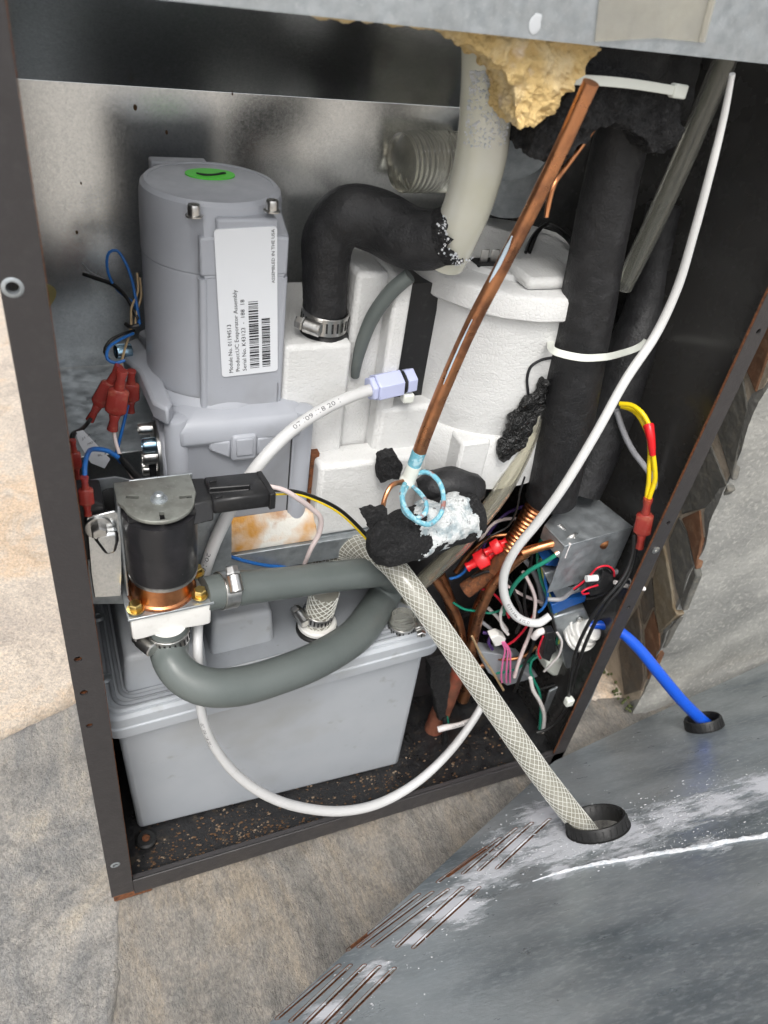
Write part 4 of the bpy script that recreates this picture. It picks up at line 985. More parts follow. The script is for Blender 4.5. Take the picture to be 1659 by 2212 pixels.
# ================================================================== drain valve with solenoid
dv = thing('drain_valve', (.052, .02, .24), 'black coil drain valve with steel plates and white plastic body', 'valve')
VX, VY, VR = .0525, .0215, .0182
ZTOP, ZB0 = .3325, .2675
V0 = Vector((VX, VY, 0))
MB().lathe(V0, Vector((0, 0, 1)), [(.2895, VR * .97), (.291, VR), (.325, VR * 1.01), (.3275, VR), (.3295, VR)], 40).build('coil', MT['coil'], dv)
MB().lathe(V0, Vector((0, 0, 1)), [(.2865, VR * .93), (.2875, VR * .98), (.2892, VR * .98), (.2896, VR * .9)], 40).build('coil_ring', MT['steel'], dv)
# top strap plate: square at the back, round in front
tpz = ZTOP
pl = [(-.0195, .0180), (.0185, .0180), (.0185, .002)] + [(.0172 * math.cos(a), .0172 * math.sin(a)) for a in [-math.pi * k / 24 for k in range(1, 24)]] + [(-.0195, .002)]
pl = [(VX + x, VY + y) for x, y in pl]
top = MB().prism([Vector((x, y, tpz)) for x, y in pl][::-1], Vector((0, 0, .0022))).build('top_plate', mat('dusty_steel', (.33, .34, .31), .5, .7, var=[((.2, .2, .18), 'noise', 120, .45, .65, .6), ((.5, .5, .46), 'noise', 500, .6, .72, .5)], bump=[('noise', 500, .3, .0005)]), dv, bevel=.0005)
ct = MB()
for a, l in ((-math.pi / 2 - .05, .006), (math.pi - .35, .006), (-.05, .006)):
    d = Vector((math.cos(a), math.sin(a), 0)); ct.bar(V0 + d * .0098 + Vector((0, 0, tpz + .001)), V0 + d * .0158 + Vector((0, 0, tpz + .001)), .0024, .01, Vector((0, 0, 1)))
cut(top, ct.build('cutter', None))
MB().b2(VX - .016, VX + .016, VY - .010, VY + .016, tpz - .0024, tpz - .0002).build('bobbin_top', MT['black_plastic'], dv)
MB().lathe(V0 + Vector((0, .0, tpz + .0022)), Vector((0, 0, 1)), [(0, .0042), (.0006, .0042), (.0006, .0034), (.0012, .0032), (.0012, .0026), (.0035, .0024), (.0042, .0015), (.0042, .0001)], 24).build('core_stud', MT['galv_dull'], dv)
# left leg of the strap
MB().b2(VX - .0196, VX - .0182, VY + .002, VY + .0178, .270, tpz + .0018).build('strap_leg', MT['galv_dull'], dv, bevel=.0005)
MB().b2(VX - .012, VX + .020, VY + .0184, VY + .0198, .262, tpz + .0018).build('strap_back', MT['galv_dull'], dv, bevel=.0005)
# black terminal block and plug
ex = VX + .0185
MB().hexa([P(a, b, z=z) for a, b, z in ((398, 1140, .3245), (400, 1092, .3335), (398, 1060, .3245), (408, 1033, .3335), (462, 1125, .3245), (463, 1078, .3335), (440, 1050, .3245), (442, 1032, .3335))]).build('terminal_block', MT['black_plastic'], dv, bevel=.0008)
tb = [(440, 1045), (568, 1018), (583, 1046), (596, 1058), (594, 1082), (462, 1110), (452, 1085)]
zc = .3365
pg = MB().prism([P(a, b, z=zc) for a, b in ((440, 1030), (564, 1017), (594, 1066), (462, 1082))], Vector((0, 0, -.0088)))
pgo = pg.build('plug', MT['black_plastic'], dv, bevel=.0008)
ct = MB().prism([P(a, b, z=zc + .001) for a, b in ((446, 1052), (539, 1044), (541, 1054), (449, 1062))], Vector((0, 0, -.004))); cut(pgo, ct.build('cutter', None))
MB().prism([P(a, b, z=zc + .0003) for a, b in ((553, 1018), (565, 1016), (597, 1066), (584, 1069))], Vector((0, 0, -.010))).build('plug_lip', MT['black_plastic'], dv, bevel=.0005)
for a, b in ((452, 1036), (465, 1070)):
    MB().prism([P(a + u, b + v, z=zc + .0012) for u, v in ((0, 0), (14, -3), (15, 1), (1, 5))], Vector((0, 0, -.003))).build('latch', MT['black_plastic'], dv, bevel=.0003)
# square base plate, copper guide ring, bolts, white body
zb_ = ZB0
bp4 = [P(a, b, z=zb_) for a, b in ((253, 1242), (276, 1340), (463, 1301), (437, 1234))]
MB().prism(bp4, Vector((0, 0, -.0016))).build('base_plate', MT['galv_dull'], dv, bevel=.0004)
rc = P(349, 1270, z=zb_)
MB().lathe(Vector((rc.x, rc.y, zb_)), Vector((0, 0, 1)), [(0, .0182), (.0012, .0180), (.002, .0168), (.0045, .0164), (.016, .0150), (.0215, .0150)], 40).build('copper_guide', MT['copper_clean'], dv)
MB().lathe(Vector((rc.x, rc.y, zb_)), Vector((0, 0, 1)), [(.0001, .0188), (.0008, .0186), (.0010, .0180)], 40, False).build('rust_ring', MT['rust'], dv)
for a, b in ((293, 1316), (432, 1286), (264, 1232), (424, 1238)):
    q = P(a, b, z=zb_ + .001)
    MB().lathe(q, Vector((0, 0, 1)), [(0, .0046), (.0009, .0046), (.001, .004)], 20).build('bolt_flange', MT['brass_zinc'], dv)
    MB().lathe(q + Vector((0, 0, .001)), Vector((0, 0, 1)), [(0, .0035), (.0032, .0035), (.0038, .003), (.0038, .0001)], 6).build('bolt', MT['brass_zinc'], dv)
bc = sum(bp4, Vector()) / 4
rg = []
for z, sc in ((-.0018, .98), (-.0165, .97), (-.018, .94)):
    r2 = []
    for i in range(4):
        a, b = bp4[i], bp4[(i + 1) % 4]
        for k in range(10):
            u = k / 10; p = a.lerp(b, u); d = p - bc
            lobe = 1 - .10 * math.sin(math.pi * u) ** 1.2 * (1 if i in (1, 3) else 1.4) - .05 * max(0, 1 - min(u, 1 - u) * 12)
            r2.append(Vector((bc.x + d.x * sc * lobe, bc.y + d.y * sc * lobe, zb_ + z)))
    rg.append(r2)
loft(rg).build('valve_body', MT['white_plastic'], dv, sharp=50, bevel=.0008)
oq = Vector((bc.x - .001, bc.y - .007, 0))
MB().lathe(Vector((oq.x, oq.y, zb_ - .0178)), Vector((0, 0, -1)), [(0, .0105), (.004, .0088), (.018, .0086)], 30).build('outlet_spigot', MT['white_plastic'], dv)
# mounting bracket behind, with screw
yb = .0255
bk = MB().prism([P(a, b, y=yb) for a, b in ((186, 1118), (248, 1104), (262, 1112), (264, 1240), (262, 1288), (204, 1292), (196, 1240))], Vector((0, .0014, 0))).build('mounting_bracket', MT['galv'], dv, bevel=.0005)
q = P(213, 1139, y=yb - .0002)
MB().lathe(q, Vector((0, -1, 0)), [(0, .0064), (.001, .0064), (.0012, .0042)], 24).build('washer', MT['steel'], bk)
MB().lathe(q + Vector((0, -.001, 0)), Vector((0, -1, 0)), [(0, .0042), (.004, .0042), (.0048, .0034), (.0048, .0001)], 6).build('hex_screw', MT['steel'], bk)
MB().prism([P(a, b, y=yb - .0062) for a, b in ((200, 1158), (256, 1150), (258, 1172), (252, 1196), (228, 1202), (205, 1172))], Vector((0, .006, 0))).build('bracket_boss', MT['galv'], bk, bevel=.002)
MB().prism([P(a, b, y=.0476) for a, b in ((192, 1040), (250, 1032), (500, 1085), (500, 1300), (190, 1305))], Vector((0, .0014, 0))).build('rear_sheet', MT['galv_dull'], dv)

# ================================================================== grey rubber U hose
UP = [(440, 1284, .020, 96), (500, 1272, .023, 98), (560, 1266, .026, 92), (640, 1256, .031, 87), (720, 1246, .036, 84), (790, 1238, .041, 82), (835, 1236, .050, 82), (848, 1256, .060, 84), (828, 1290, .058, 90), (806, 1325, .046, 94), (770, 1372, .026, 96), (700, 1418, .008, 99), (610, 1456, -.004, 103), (520, 1482, -.010, 105), (450, 1484, -.010, 105), (400, 1464, -.004, 102), (368, 1425, .006, 97), (355, 1385, .014, 92), (351, 1300, .0195, 92)]
UP = UP[:UP.index((368, 1425, .006, 97)) + 1]
uq = [P(a, b, y=c) for a, b, c, d in UP]; ur = [wr(q, w[3] * THICK['rubber_hose']) for q, w in zip(uq, UP)]
vb = Vector((bc.x - .001, bc.y - .007, zb_)); uq += [vb + Vector((0, -.001, -.034)), vb + Vector((0, 0, -.0182))]; ur += [.0112, .0108]
up = Path(uq, ur, .003)
uh = tag(MB().tube(up, 36, True, lambda s, a: 1 + .03 * noise.noise(Vector((math.cos(a) * .8, math.sin(a) * .8, s * 38)))).build('rubber_hose', MT['rubber_grey'], sharp=60), 'thick grey rubber hose bent in a U from the drain valve', 'hose')

p, T, N, B, r = up.at(.0135); clamp(uh, p, T, r, .0088, Vector((0, -.75, .95)), slots=False)
p, T, N, B, r = up.at(up.len - .0075); clamp(uh, p, T, r, .0080, Vector((-1, -.6, 0)))
q = P(697, 1298, y=.028)

# ================================================================== water tank
tk = thing('water_tank', (.13, .09, 0), 'light grey plastic water tank with ridged lid at the bottom', 'tank')
b0, b1 = P(299, 1792, z=-.002), P(862, 1652, z=-.002); t0, t1 = P(250, 1600, y=.031), P(905, 1430, y=.029)
t1.z = t0.z = .150
t0 = Vector((.0188, .031, .150)); t1 = Vector((.2340, .029, .158))
def backof(p, y): return Vector((p.x, y, p.z))
body = MB().hexa([b0, t0, backof(b0, .165), backof(t0, .175), b1, t1, backof(b1, .165), backof(t1, .175)])
body.build('tank_body', MT['tank'], tk, bevel=.004, segs=3)
# lid: band with rounded corners, slightly tipped to the right
def lid_ring(x0, x1, y0, y1, r, z, n=7):
    out = []
    for cx, cy, a0 in ((x1 - r, y0 + r, -90), (x1 - r, y1 - r, 0), (x0 + r, y1 - r, 90), (x0 + r, y0 + r, 180)):
        for k in range(n + 1):
            a = math.radians(a0 + 90 * k / n); x = cx + r * math.cos(a)
            out.append(Vector((x, cy + r * math.sin(a), z + (x - .01) * .065)))
    return out
LZ = .1505
lx0, lx1, ly0, ly1 = .0105, .2425, .0195, .178
loft([lid_ring(lx0, lx1, ly0, ly1, .012, LZ), lid_ring(lx0 - .0008, lx1 + .0008, ly0 - .0008, ly1, .0125, LZ + .008), lid_ring(lx0 - .0008, lx1 + .0008, ly0 - .0008, ly1, .0125, LZ + .0095), lid_ring(lx0 + .0002, lx1 - .0002, ly0 + .0002, ly1, .012, LZ + .0102), lid_ring(lx0, lx1, ly0, ly1, .012, LZ + .018), lid_ring(lx0 + .002, lx1 - .002, ly0 + .002, ly1 - .002, .011, LZ + .0200)]).build('lid', MT['tank'], tk, sharp=40, bevel=.0006)
LT = LZ + .0200
for k, inset in enumerate((.0052, .0095, .0138)):
    rgp = lid_ring(lx0 + inset, lx1 - inset, ly0 + inset, ly1 - inset, .009, LT + .0006); rgp.append(rgp[0].copy())
    pa = Path(rgp, [.0016] * len(rgp), .003); MB().tube(pa, 10, False).build('lid_ridge', MT['tank_dark' if k else 'tank'], tk)
def lz(x): return LT + (x - .01) * .065
MB().hexa([Vector((x, y, lz(x) + (h if k else -.004))) for x in (lx0 + .018, lx1 - .018) for y in (ly0 + .018, ly1 - .01) for k, h in ((0, 0), (1, .0006))]).build('lid_floor', MT['tank_dark'], tk)
def dome(x0, x1, y0, y1, h, name='lid_dome'):
    mb = MB().hexa([Vector((x + (.0025 * (1 if x == x0 else -1) if k else 0), y + (.0025 * (1 if y == y0 else -1) if k else 0), lz(x0) + (h if k else -.002))) for x in (x0, x1) for y in (y0, y1) for k in (0, 1)])
    return mb.build(name, MT['tank'], tk, bevel=.004, segs=4)
dome(.0265, .0795, .0375, .145, .030)
dome(.0830, .1270, .050, .150, .030)
for a, b in ((224, 1462), (838, 1388), (905, 1340), (212, 1330)):
    q = P(a, b, z=LT + .004)
    MB().lathe(q, Vector((0, 0, 1)), [(-.004, .0046), (-.0012, .0046), (0, .0036), (.0008, .0034), (.0008, .0016), (0.0002, .0014)], 18).build('lid_screw', MT['galv_dull'], tk)
# fittings on the lid
q = P(684, 1356, z=LT + .010); q.z = LT + .006
fb = MB().lathe(q, Vector((0, 0, 1)), [(-.004, .0145), (.005, .0145), (.0062, .0135), (.0062, .004)], 28).build('grommet', MT['rubber_black'], tk)
fw = MB().lathe(q + Vector((0, 0, .0064)), Vector((0, 0, 1)), [(0, .0125), (.0012, .0135), (.0035, .0135), (.0045, .0125), (.0045, .008)], 28).build('collar', MT['white_plastic'], tk)
s0 = q + Vector((0, 0, .011)); s1 = s0 + Vector((.002, -.002, .030))
MB().cyl(s0, s1, .0095, .0095, 24).build('braided_stub', MT['braid_tube'], tk)
th_ = MB(); sp = Straight([s0.lerp(s1, k / 12) for k in range(13)], [.0096] * 13)
for sg in (-1, 1):
    for k in range(12):
        th_.tube(Path([sp.p[i] + (sp.N[0] * math.cos(2 * math.pi * k / 12 + sg * i * .28) + sp.B[0] * math.sin(2 * math.pi * k / 12 + sg * i * .28)) * .0097 for i in range(13)], [.0004] * 13, .004), 4, False)
th_.build('stub_braid', MT['thread'], tk)
clamp(tk, s0 + Vector((0, 0, .008)), Vector((.1, -.15, 1)), .0098, .0075, Vector((-1, -.3, 0)))
q = P(868, 1352, z=LT + .014)
clamp(tk, q, Vector((-.05, 0, 1)), .0088, .0085, Vector((1, -.2, 0)))
MB().cyl(q + Vector((0, 0, -.012)), q + Vector((0, 0, .010)), .0086, .0086, 20).build('tube_end', MT['vinyl'], tk)

# ================================================================== taken-off back panel with slots, grommets and crust
PN = Vector((-.093, .683, .725)).normalized(); PA = P(1190, 1650, y=-.02)
def pp(px, py): return PL(px, py, PA, PN)
bpn = thing('back_panel', pp(1190, 1652), 'weathered galvanised back panel with vent slots leaning in the foreground', 'panel')
out = [(1166, 1674), (1178, 1660), (1200, 1643), (1300, 1596), (1480, 1512), (1659, 1430), (1900, 1318), (2150, 1900), (1900, 2600), (1100, 2700), (420, 2370), (600, 2192), (900, 1918)]
def panel_mat():
    m = bpy.data.materials.new('panel_steel_with_zinc_bloom'); m.use_nodes = True; N = m.node_tree.nodes; L = m.node_tree.links; b = N['Principled BSDF']
    geo = N.new('ShaderNodeNewGeometry'); D1 = (pp(1659, 1800) - pp(1150, 1900)).normalized()
    mp = N.new('ShaderNodeMapping'); mp.inputs['Rotation'].default_value = (0, 0, -math.atan2(D1.y, D1.x)); L.new(geo.outputs['Position'], mp.inputs[0])
    m2 = N.new('ShaderNodeMapping'); m2.inputs['Scale'].default_value = (.45, 1.3, 1.3); L.new(mp.outputs[0], m2.inputs[0])
    def nz(sc, det, src=None, ro=.6):
        t = N.new('ShaderNodeTexNoise'); t.inputs['Scale'].default_value = sc; t.inputs['Detail'].default_value = det; t.inputs['Roughness'].default_value = ro; L.new((src or m2).outputs[0], t.inputs['Vector']); return t.outputs['Fac']
    def mr(s_, lo, hi, a=0., c=1.):
        r_ = N.new('ShaderNodeMapRange'); r_.inputs[1].default_value = lo; r_.inputs[2].default_value = hi; r_.inputs[3].default_value = a; r_.inputs[4].default_value = c; L.new(s_, r_.inputs[0]); return r_.outputs[0]
    def mth(op, x, y):
        q = N.new('ShaderNodeMath'); q.operation = op
        for i, v in enumerate((x, y)):
            if isinstance(v, (int, float)): q.inputs[i].default_value = v
            else: L.new(v, q.inputs[i])
        return q.outputs[0]
    def mixc(f, c1, c2):
        q = N.new('ShaderNodeMix'); q.data_type = 'RGBA'; L.new(f, q.inputs[0])
        for i, c in ((6, c1), (7, c2)):
            if isinstance(c, tuple): q.inputs[i].default_value = (*c, 1)
            else: L.new(c, q.inputs[i])
        return q.outputs[2]
    # wear that has a shape of its own: bloom spreads from the wet places (round the hose hole, along the bead and the slots)
    fall = None
    for (a, c), rad in (((pp(1180, 1830), pp(1340, 1800)), .058), ((pp(1340, 1800), pp(1660, 1700)), .042), ((pp(1200, 1880), pp(1700, 1800)), .020), ((pp(980, 1960), pp(1180, 1760)), .040), ((pp(700, 2190), pp(980, 1950)), .020)):
        for k in range(4):
            q = a.lerp(c, k / 3); v = N.new('ShaderNodeVectorMath'); v.operation = 'DISTANCE'; v.inputs[1].default_value = q; L.new(geo.outputs['Position'], v.inputs[0])
            o = mr(v.outputs['Value'], 0, rad, 1., 0.); fall = o if fall is None else mth('MAXIMUM', fall, o)
    base = mixc(mr(nz(9, 6), .38, .62), S(166, 172, 175), S(100, 110, 116))
    base = mixc(mr(nz(330, 4), .5, .7, 0, .45), base, S(186, 192, 196))
    vo = N.new('ShaderNodeTexVoronoi'); vo.inputs['Scale'].default_value = 105; L.new(m2.outputs[0], vo.inputs['Vector'])
    drop = mth('MULTIPLY', mr(vo.outputs['Distance'], .16, .26, 1., 0.), mr(vo.outputs['Color'], .55, .6))
    base = mixc(mth('MULTIPLY', drop, .18), base, S(168, 178, 182))
    n1 = nz(85, 9, None, .72)
    crust = mr(mth('ADD', n1, mth('MULTIPLY', fall, .46)), .70, .86)
    haze_ = mth('MULTIPLY', mr(mth('ADD', nz(40, 8), mth('MULTIPLY', fall, .35)), .5, .9), .6)
    col = mixc(haze_, base, S(158, 168, 174)); col = mixc(crust, col, S(212, 214, 220)); L.new(col, b.inputs['Base Color'])
    L.new(mth('SUBTRACT', .4, mth('MULTIPLY', crust, .4)), b.inputs['Metallic']); L.new(mth('ADD', mr(nz(60, 4), .3, .7, .26, .42), mth('MULTIPLY', crust, .45)), b.inputs['Roughness'])
    bp = N.new('ShaderNodeBump'); bp.inputs['Strength'].default_value = .6; bp.inputs['Distance'].default_value = .0012; L.new(mth('ADD', crust, mth('MULTIPLY', nz(500, 3), .25)), bp.inputs['Height']); L.new(bp.outputs[0], b.inputs['Normal'])
    return m
sheet = MB().prism([pp(a, b) for a, b in out], PN * -.0012).build('sheet', panel_mat(), bpn)
def c8(x, y): return (553 + .6667 * x, 1437.8 + .6667 * y)
SL = [((570, 735), (335, 910)), ((620, 727), (380, 908)), ((668, 720), (460, 908)), ((722, 720), (512, 912)), ((527, 742), (300, 920)),
      ((790, 560), (622, 682)), ((842, 528), (672, 672)), ((893, 510), (724, 662)), ((950, 498), (782, 656)), ((745, 590), (590, 700)),
      ((268, 972), (70, 1142)), ((305, 972), (115, 1150)), ((350, 972), (160, 1160)), ((398, 977), (215, 1165)), ((447, 982), (265, 1165))]
ct = MB(); edges = []
for a, b in SL:
    p0, p1 = pp(*c8(*a)), pp(*c8(*b)); d = (p1 - p0).normalized(); n = PN.cross(d); wv = .0015; cap_ = []
    for k in range(9): t = math.pi * k / 8; cap_.append(p1 + n * wv * math.cos(t) + d * wv * math.sin(t))
    for k in range(9): t = math.pi * k / 8; cap_.append(p0 - n * wv * math.cos(t) - d * wv * math.sin(t))
    ct.prism([v + PN * .01 for v in cap_], PN * -.02); edges.append(cap_)
G1, G2 = pp(1292, 1790), pp(1522, 1570)
R1_, R2_ = wr(G1, 132), wr(G2, 78)
for g, r in ((G1, R1_), (G2, R2_)): ct.cyl(g - PN * .01, g + PN * .01, r * .86, None, 40)
cut(sheet, ct.build('cutter', None))
for cap_ in edges:
    c0 = (cap_[4] + cap_[13]) / 2; dd = (cap_[4] - cap_[13]); sd2 = PN.cross(dd).normalized(); sd2 = -sd2 if sd2.dot(c0 - CAM_C) < 0 else sd2
    MB().bar(c0 - dd * .42 - PN * .0022 + sd2 * .0016, c0 + dd * .42 - PN * .0022 + sd2 * .0016, .0040, .0005, PN - sd2 * .25).build('louver_tab', MT['rust'], bpn)
    loop = [v - PN * .0001 for v in cap_]; loop.append(loop[0].copy())
    MB().tube(Straight(loop, [.00045] * len(loop), PN), 6, False) 
    pa = Path(loop, [.00022] * len(loop), .01); MB().tube(pa, 6, False).build('slot_rim', MT['rust'], bpn)
for g, r in ((G1, R1_), (G2, R2_)):
    mb = MB().lathe(g, PN, [(-.002, r * .80), (.0005, r * .80), (.0065, r * .84), (.0082, r * .90), (.0082, r * .96), (.0065, r * 1.0), (.001, r * 1.02), (.0006, r * 1.06), (.0002, r * 1.06)], 48, False)
    gr = mb.build('grommet', MT['rubber_black'], bpn, sharp=40)
    e1 = PN.orthogonal().normalized(); e2 = PN.cross(e1); rb = MB()
    for k in range(26):
        a = 2 * math.pi * k / 26; n = e1 * math.cos(a) + e2 * math.sin(a)
        rb.bar(g + n * r * .83 + PN * .0005, g + n * r * .87 + PN * .0072, .0012, .0012, n)
        rb.bar(g + n * r * 1.015 + PN * .0012, g + n * r * .985 + PN * .0068, .0010, .0010, n)
    rb.build('grommet_ribs', MT['rubber_black'], gr)
# bead of old white sealant
cp = [pp(a, b) + PN * .0002 for a, b in ((1150, 1904), (1215, 1884), (1300, 1866), (1400, 1849), (1500, 1833), (1600, 1815), (1700, 1800), (1800, 1780))]
MB().tube(Path(cp, [.0004, .0009, .0014, .0015, .0016, .0016, .0017, .0017], .002), 10, wob=lambda s, a: 1 + .7 * noise.fractal(Vector((math.cos(a), math.sin(a), s * 220)), 1., 2., 3)).build('sealant_bead', MT['oxide'], bpn)
# oxide flakes, dense around the grommet, along the slots and scattered over the sheet
fk = MB(); rr = random.Random(11)
D1 = (pp(1659, 1800) - pp(1150, 1900)).normalized(); D2 = PN.cross(D1)
def flake(c, l, w, ang):
    u = D1 * math.cos(ang) + D2 * math.sin(ang); v = PN.cross(u); n = rr.randint(7, 10); vs = []
    for k in range(n):
        a = 2 * math.pi * k / n; rad = rr.uniform(.6, 1.1)
        vs.append(c + u * (math.cos(a) * l * rad) + v * (math.sin(a) * w * rad) + PN * .00012)
    m = len(vs); vs2 = [c + (v_ - c) * .6 + PN * .00035 for v_ in vs]
    fk.add(vs + vs2, [[i, (i + 1) % m, m + (i + 1) % m, m + i] for i in range(m)] + [list(range(m, 2 * m))])
def blotch(px, py, sx, sy, n, lo, hi, slope=-.25):
    for _ in range(n):
        gx = rr.gauss(0, 1); gy = rr.gauss(0, 1)
        x = px + gx * sx; y = py + gy * sy + gx * sx * slope
        c = pp(x, y); s = lo + (hi - lo) * rr.random() ** 3
        if (c - G1).length < R1_ * 1.0 or (c - G2).length < R2_ * 1.0: continue
        if y < 1650 + (1190 - x) * .92 + 14 or y < 1643 - (x - 1200) * .465 + 14: continue
        flake(c, s, s * rr.uniform(.35, .9), rr.gauss(0, .5))
blotch(1270, 1815, 95, 26, 300, .0002, .0014); blotch(1130, 1800, 60, 40, 160, .0002, .0012, -.5); blotch(1420, 1760, 120, 22, 240, .0002, .0012)
blotch(1560, 1700, 90, 26, 120, .0002, .001); blotch(1060, 1880, 70, 30, 120, .0002, .0012, -.7); blotch(1560, 1800, 120, 16, 140, .0002, .001)
blotch(880, 2080, 120, 50, 70, .0002, .0012, -.9); blotch(1450, 1560, 130, 40, 60, .0002, .0006, -.45)
stuff(fk.build('oxide_flakes', MT['oxide'], bpn, sharp=80))

# braided hose through the panel
bh = thing('braided_hose', pp(1275, 1800), 'clear braided hose running from behind the rubber hose through the panel', 'hose')
bpth = px_path([(690, 1225, .082, 66), (712, 1200, .076, 68), (750, 1182, .066, 70), (795, 1186, .052, 70), (840, 1214, .036, 68), (885, 1268, .018, 66), (945, 1352, -.002, 66), (1015, 1452, -.024, 66), (1090, 1560, -.048, 65), (1165, 1668, -.074, 65), (1230, 1752, -.096, 65), (1268, 1800, -.108, 66), (1300, 1842, -.118, 66)], .0025, .76)
MB().tube(bpth, 28).build('tube', MT['braid_tube'], bh)
th_ = MB(); NT = 13; PITCH = .062
for sg in (-1, 1):
    for k in range(NT):
        pts = []
        for i in range(0, len(bpth.p)):
            a = 2 * math.pi * k / NT + sg * bpth.s[i] / PITCH * 2 * math.pi + .10 * noise.noise(Vector((bpth.s[i] * 70, k * 3.7, sg * 5.)))
            pts.append(bpth.p[i] + (bpth.N[i] * math.cos(a) + bpth.B[i] * math.sin(a)) * (bpth.r[i] + .00005))
        th_.tube(Path(pts, [.0002] * len(pts), .01), 4, False)
th_.build('braid', MT['thread'], bh)
# blue tube through the other grommet
hose('blue_tube', [(1272, 1350, .022, 24), (1300, 1350, .018, 26), (1335, 1362, .010, 29), (1375, 1396, -.002, 32), (1420, 1450, -.018, 34), (1470, 1510, -.034, 34), (1512, 1552, -.045, 34), (1545, 1580, -.053, 34)], MT['w_bright_blue'], 'bright blue tube running from the white nut through the panel', 'tube', 20)

# ================================================================== wiring on the left
def wire(label, m, pts, name='wire', cat='wire', group=None, seg=10):
    return hose(name, pts, MT[m], label, cat, seg, .003, None, group)
def red_term(px0, py0, px1, py1, y, w, label, y1=None, m='red'):
    """insulated crimp terminal: two narrow ferrules and a wider flat body"""
    a, b = P(px0, py0, y=y), P(px1, py1, y=y if y1 is None else y1); d = b - a; L_ = d.length; T = d / L_
    out = (CAM_C - a).normalized(); out = (out - T * out.dot(T)).normalized(); sd_ = T.cross(out); h = wr(a, w)
    t = thing('crimp_terminal', a, label, 'terminal')
    rg = []
    for u, s, th in ((.30, .55, .55), (.34, .95, .62), (.66, 1., .62), (.72, .55, .5)):
        c = a + d * u; r2 = []
        for k in range(12):
            an = 2 * math.pi * k / 12; cx = math.cos(an); sy = math.sin(an)
            cx = math.copysign(abs(cx) ** .55, cx); sy = math.copysign(abs(sy) ** .55, sy)
            r2.append(c + sd_ * (h * s * cx) + out * (h * th * sy))
        rg.append(r2)
    loft(rg).build('shell', MT[m], t, bevel=.0003, sharp=45)
    for u0, u1 in ((0, .30), (.72, 1.)):
        MB().lathe(a + d * u0, T, [(0, h * .5), (L_ * .02, h * .55), (L_ * (u1 - u0) * .45, h * .42), (L_ * (u1 - u0), h * .52)], 14).build('ferrule', MT[m], t)
    return t
wire('thin blue wire looping up beside the gear motor', 'w_blue', [(300, 705, .13, 7), (288, 655, .14, 7), (270, 640, .145, 7), (245, 615, .15, 7), (231, 575, .15, 7), (236, 545, .15, 7), (252, 541, .15, 7), (270, 565, .145, 7), (285, 605, .14, 7), (294, 650, .135, 7), (302, 700, .13, 7)])
wire('thick black wire end pointing left above the red terminals', 'w_black', [(180, 592, .16, 9), (210, 602, .155, 10), (245, 615, .15, 10), (275, 645, .14, 9), (298, 690, .13, 9)])
wire('thin grey wire end above the black one', 'w_grey', [(178, 570, .18, 5), (195, 588, .17, 5), (225, 604, .16, 5), (262, 625, .15, 5)])
wire('left tan wire behind the gear motor', 'w_tan', [(296, 590, .145, 6), (298, 630, .138, 6), (284, 665, .133, 6), (283, 705, .128, 6), (268, 760, .11, 6), (258, 800, .10, 6)])
wire('right tan wire beside the blue loop', 'w_tan', [(302, 600, .145, 6), (305, 640, .138, 6), (296, 672, .133, 6), (292, 705, .128, 6)])
tt = MB().tube(px_path([(272, 700, .122, 9), (282, 706, .118, 9), (300, 702, .118, 9)], .002), 8).build('cable_tie', MT['w_black']); tag(tt, 'black tie round the thin wires beside the gear motor', 'cable tie')
wire('short blue wire curl above the red terminals', 'w_blue', [(288, 720, .12, 7), (255, 736, .11, 7), (234, 752, .105, 8), (232, 776, .10, 8), (250, 784, .098, 8), (270, 778, .098, 7)])
wire('short black wire curl above the red terminals', 'w_black', [(290, 714, .124, 7), (262, 722, .116, 7), (236, 738, .112, 8), (226, 760, .11, 8), (236, 778, .108, 7)])
red_term(258, 790, 194, 908, .095, 38, 'red terminal slanting down to a black wire beside the motor flange')
red_term(264, 800, 243, 928, .088, 48, 'wide red terminal with pink white wire beside the gear motor')
red_term(284, 800, 282, 890, .11, 38, 'dim red terminal half hidden behind the motor flange')
wire('pink white wire dropping from the wide red terminal', 'w_pink_white', [(246, 915, .088, 9), (248, 945, .086, 9), (260, 985, .08, 9), (280, 1020, .075, 9), (292, 1040, .07, 9)])
wire('blue wire behind the pink white wire', 'w_blue', [(276, 875, .095, 8), (266, 920, .092, 8), (256, 960, .09, 8), (252, 985, .088, 8), (262, 1000, .085, 8)])
wire('short black wire under the slanting red terminal', 'w_black', [(200, 898, .095, 10), (186, 918, .09, 10), (172, 930, .082, 11), (158, 938, .075, 13), (156, 952, .07, 14)])
red_term(157, 950, 168, 1034, .066, 27, 'red terminal standing left of the blue wire bow')
tg = [P(a, b, y=.076) for a, b in ((162, 934), (180, 930), (238, 992), (226, 1012), (196, 1000), (172, 960))]
tgo = MB().prism(tg, Vector((0, .0005, 0))).build('wire_tag', MT['sticker']); tag(tgo, 'small white printed tag hanging on the black wire at left', 'tag')
it = MB()
for i, t in enumerate(('J1 A', 'MO 4', 'RE TOR', 'BL 3')):
    a, b = P(178 + i * 11, 950 + i * 12, y=.0755), P(196 + i * 11, 940 + i * 14, y=.0755)
    flat_text(it, t, a, (b - a).normalized(), Vector((0, 0, 1)), (b - a).length, .0018, Vector((0, -.0001, 0)))
it.build('print', MT['ink_grey'], tgo)
wire('blue wire bow plugged into the black relay', 'w_blue', [(184, 1045, .026, 12), (183, 1010, .030, 12), (188, 984, .040, 12), (205, 970, .06, 12), (232, 974, .064, 12), (252, 986, .066, 12), (268, 998, .067, 12)])
wire('black sleeve on the end of the blue wire bow', 'w_black', [(258, 986, .066, 16), (275, 1006, .068, 17), (292, 1026, .068, 18), (310, 1042, .07, 18)])
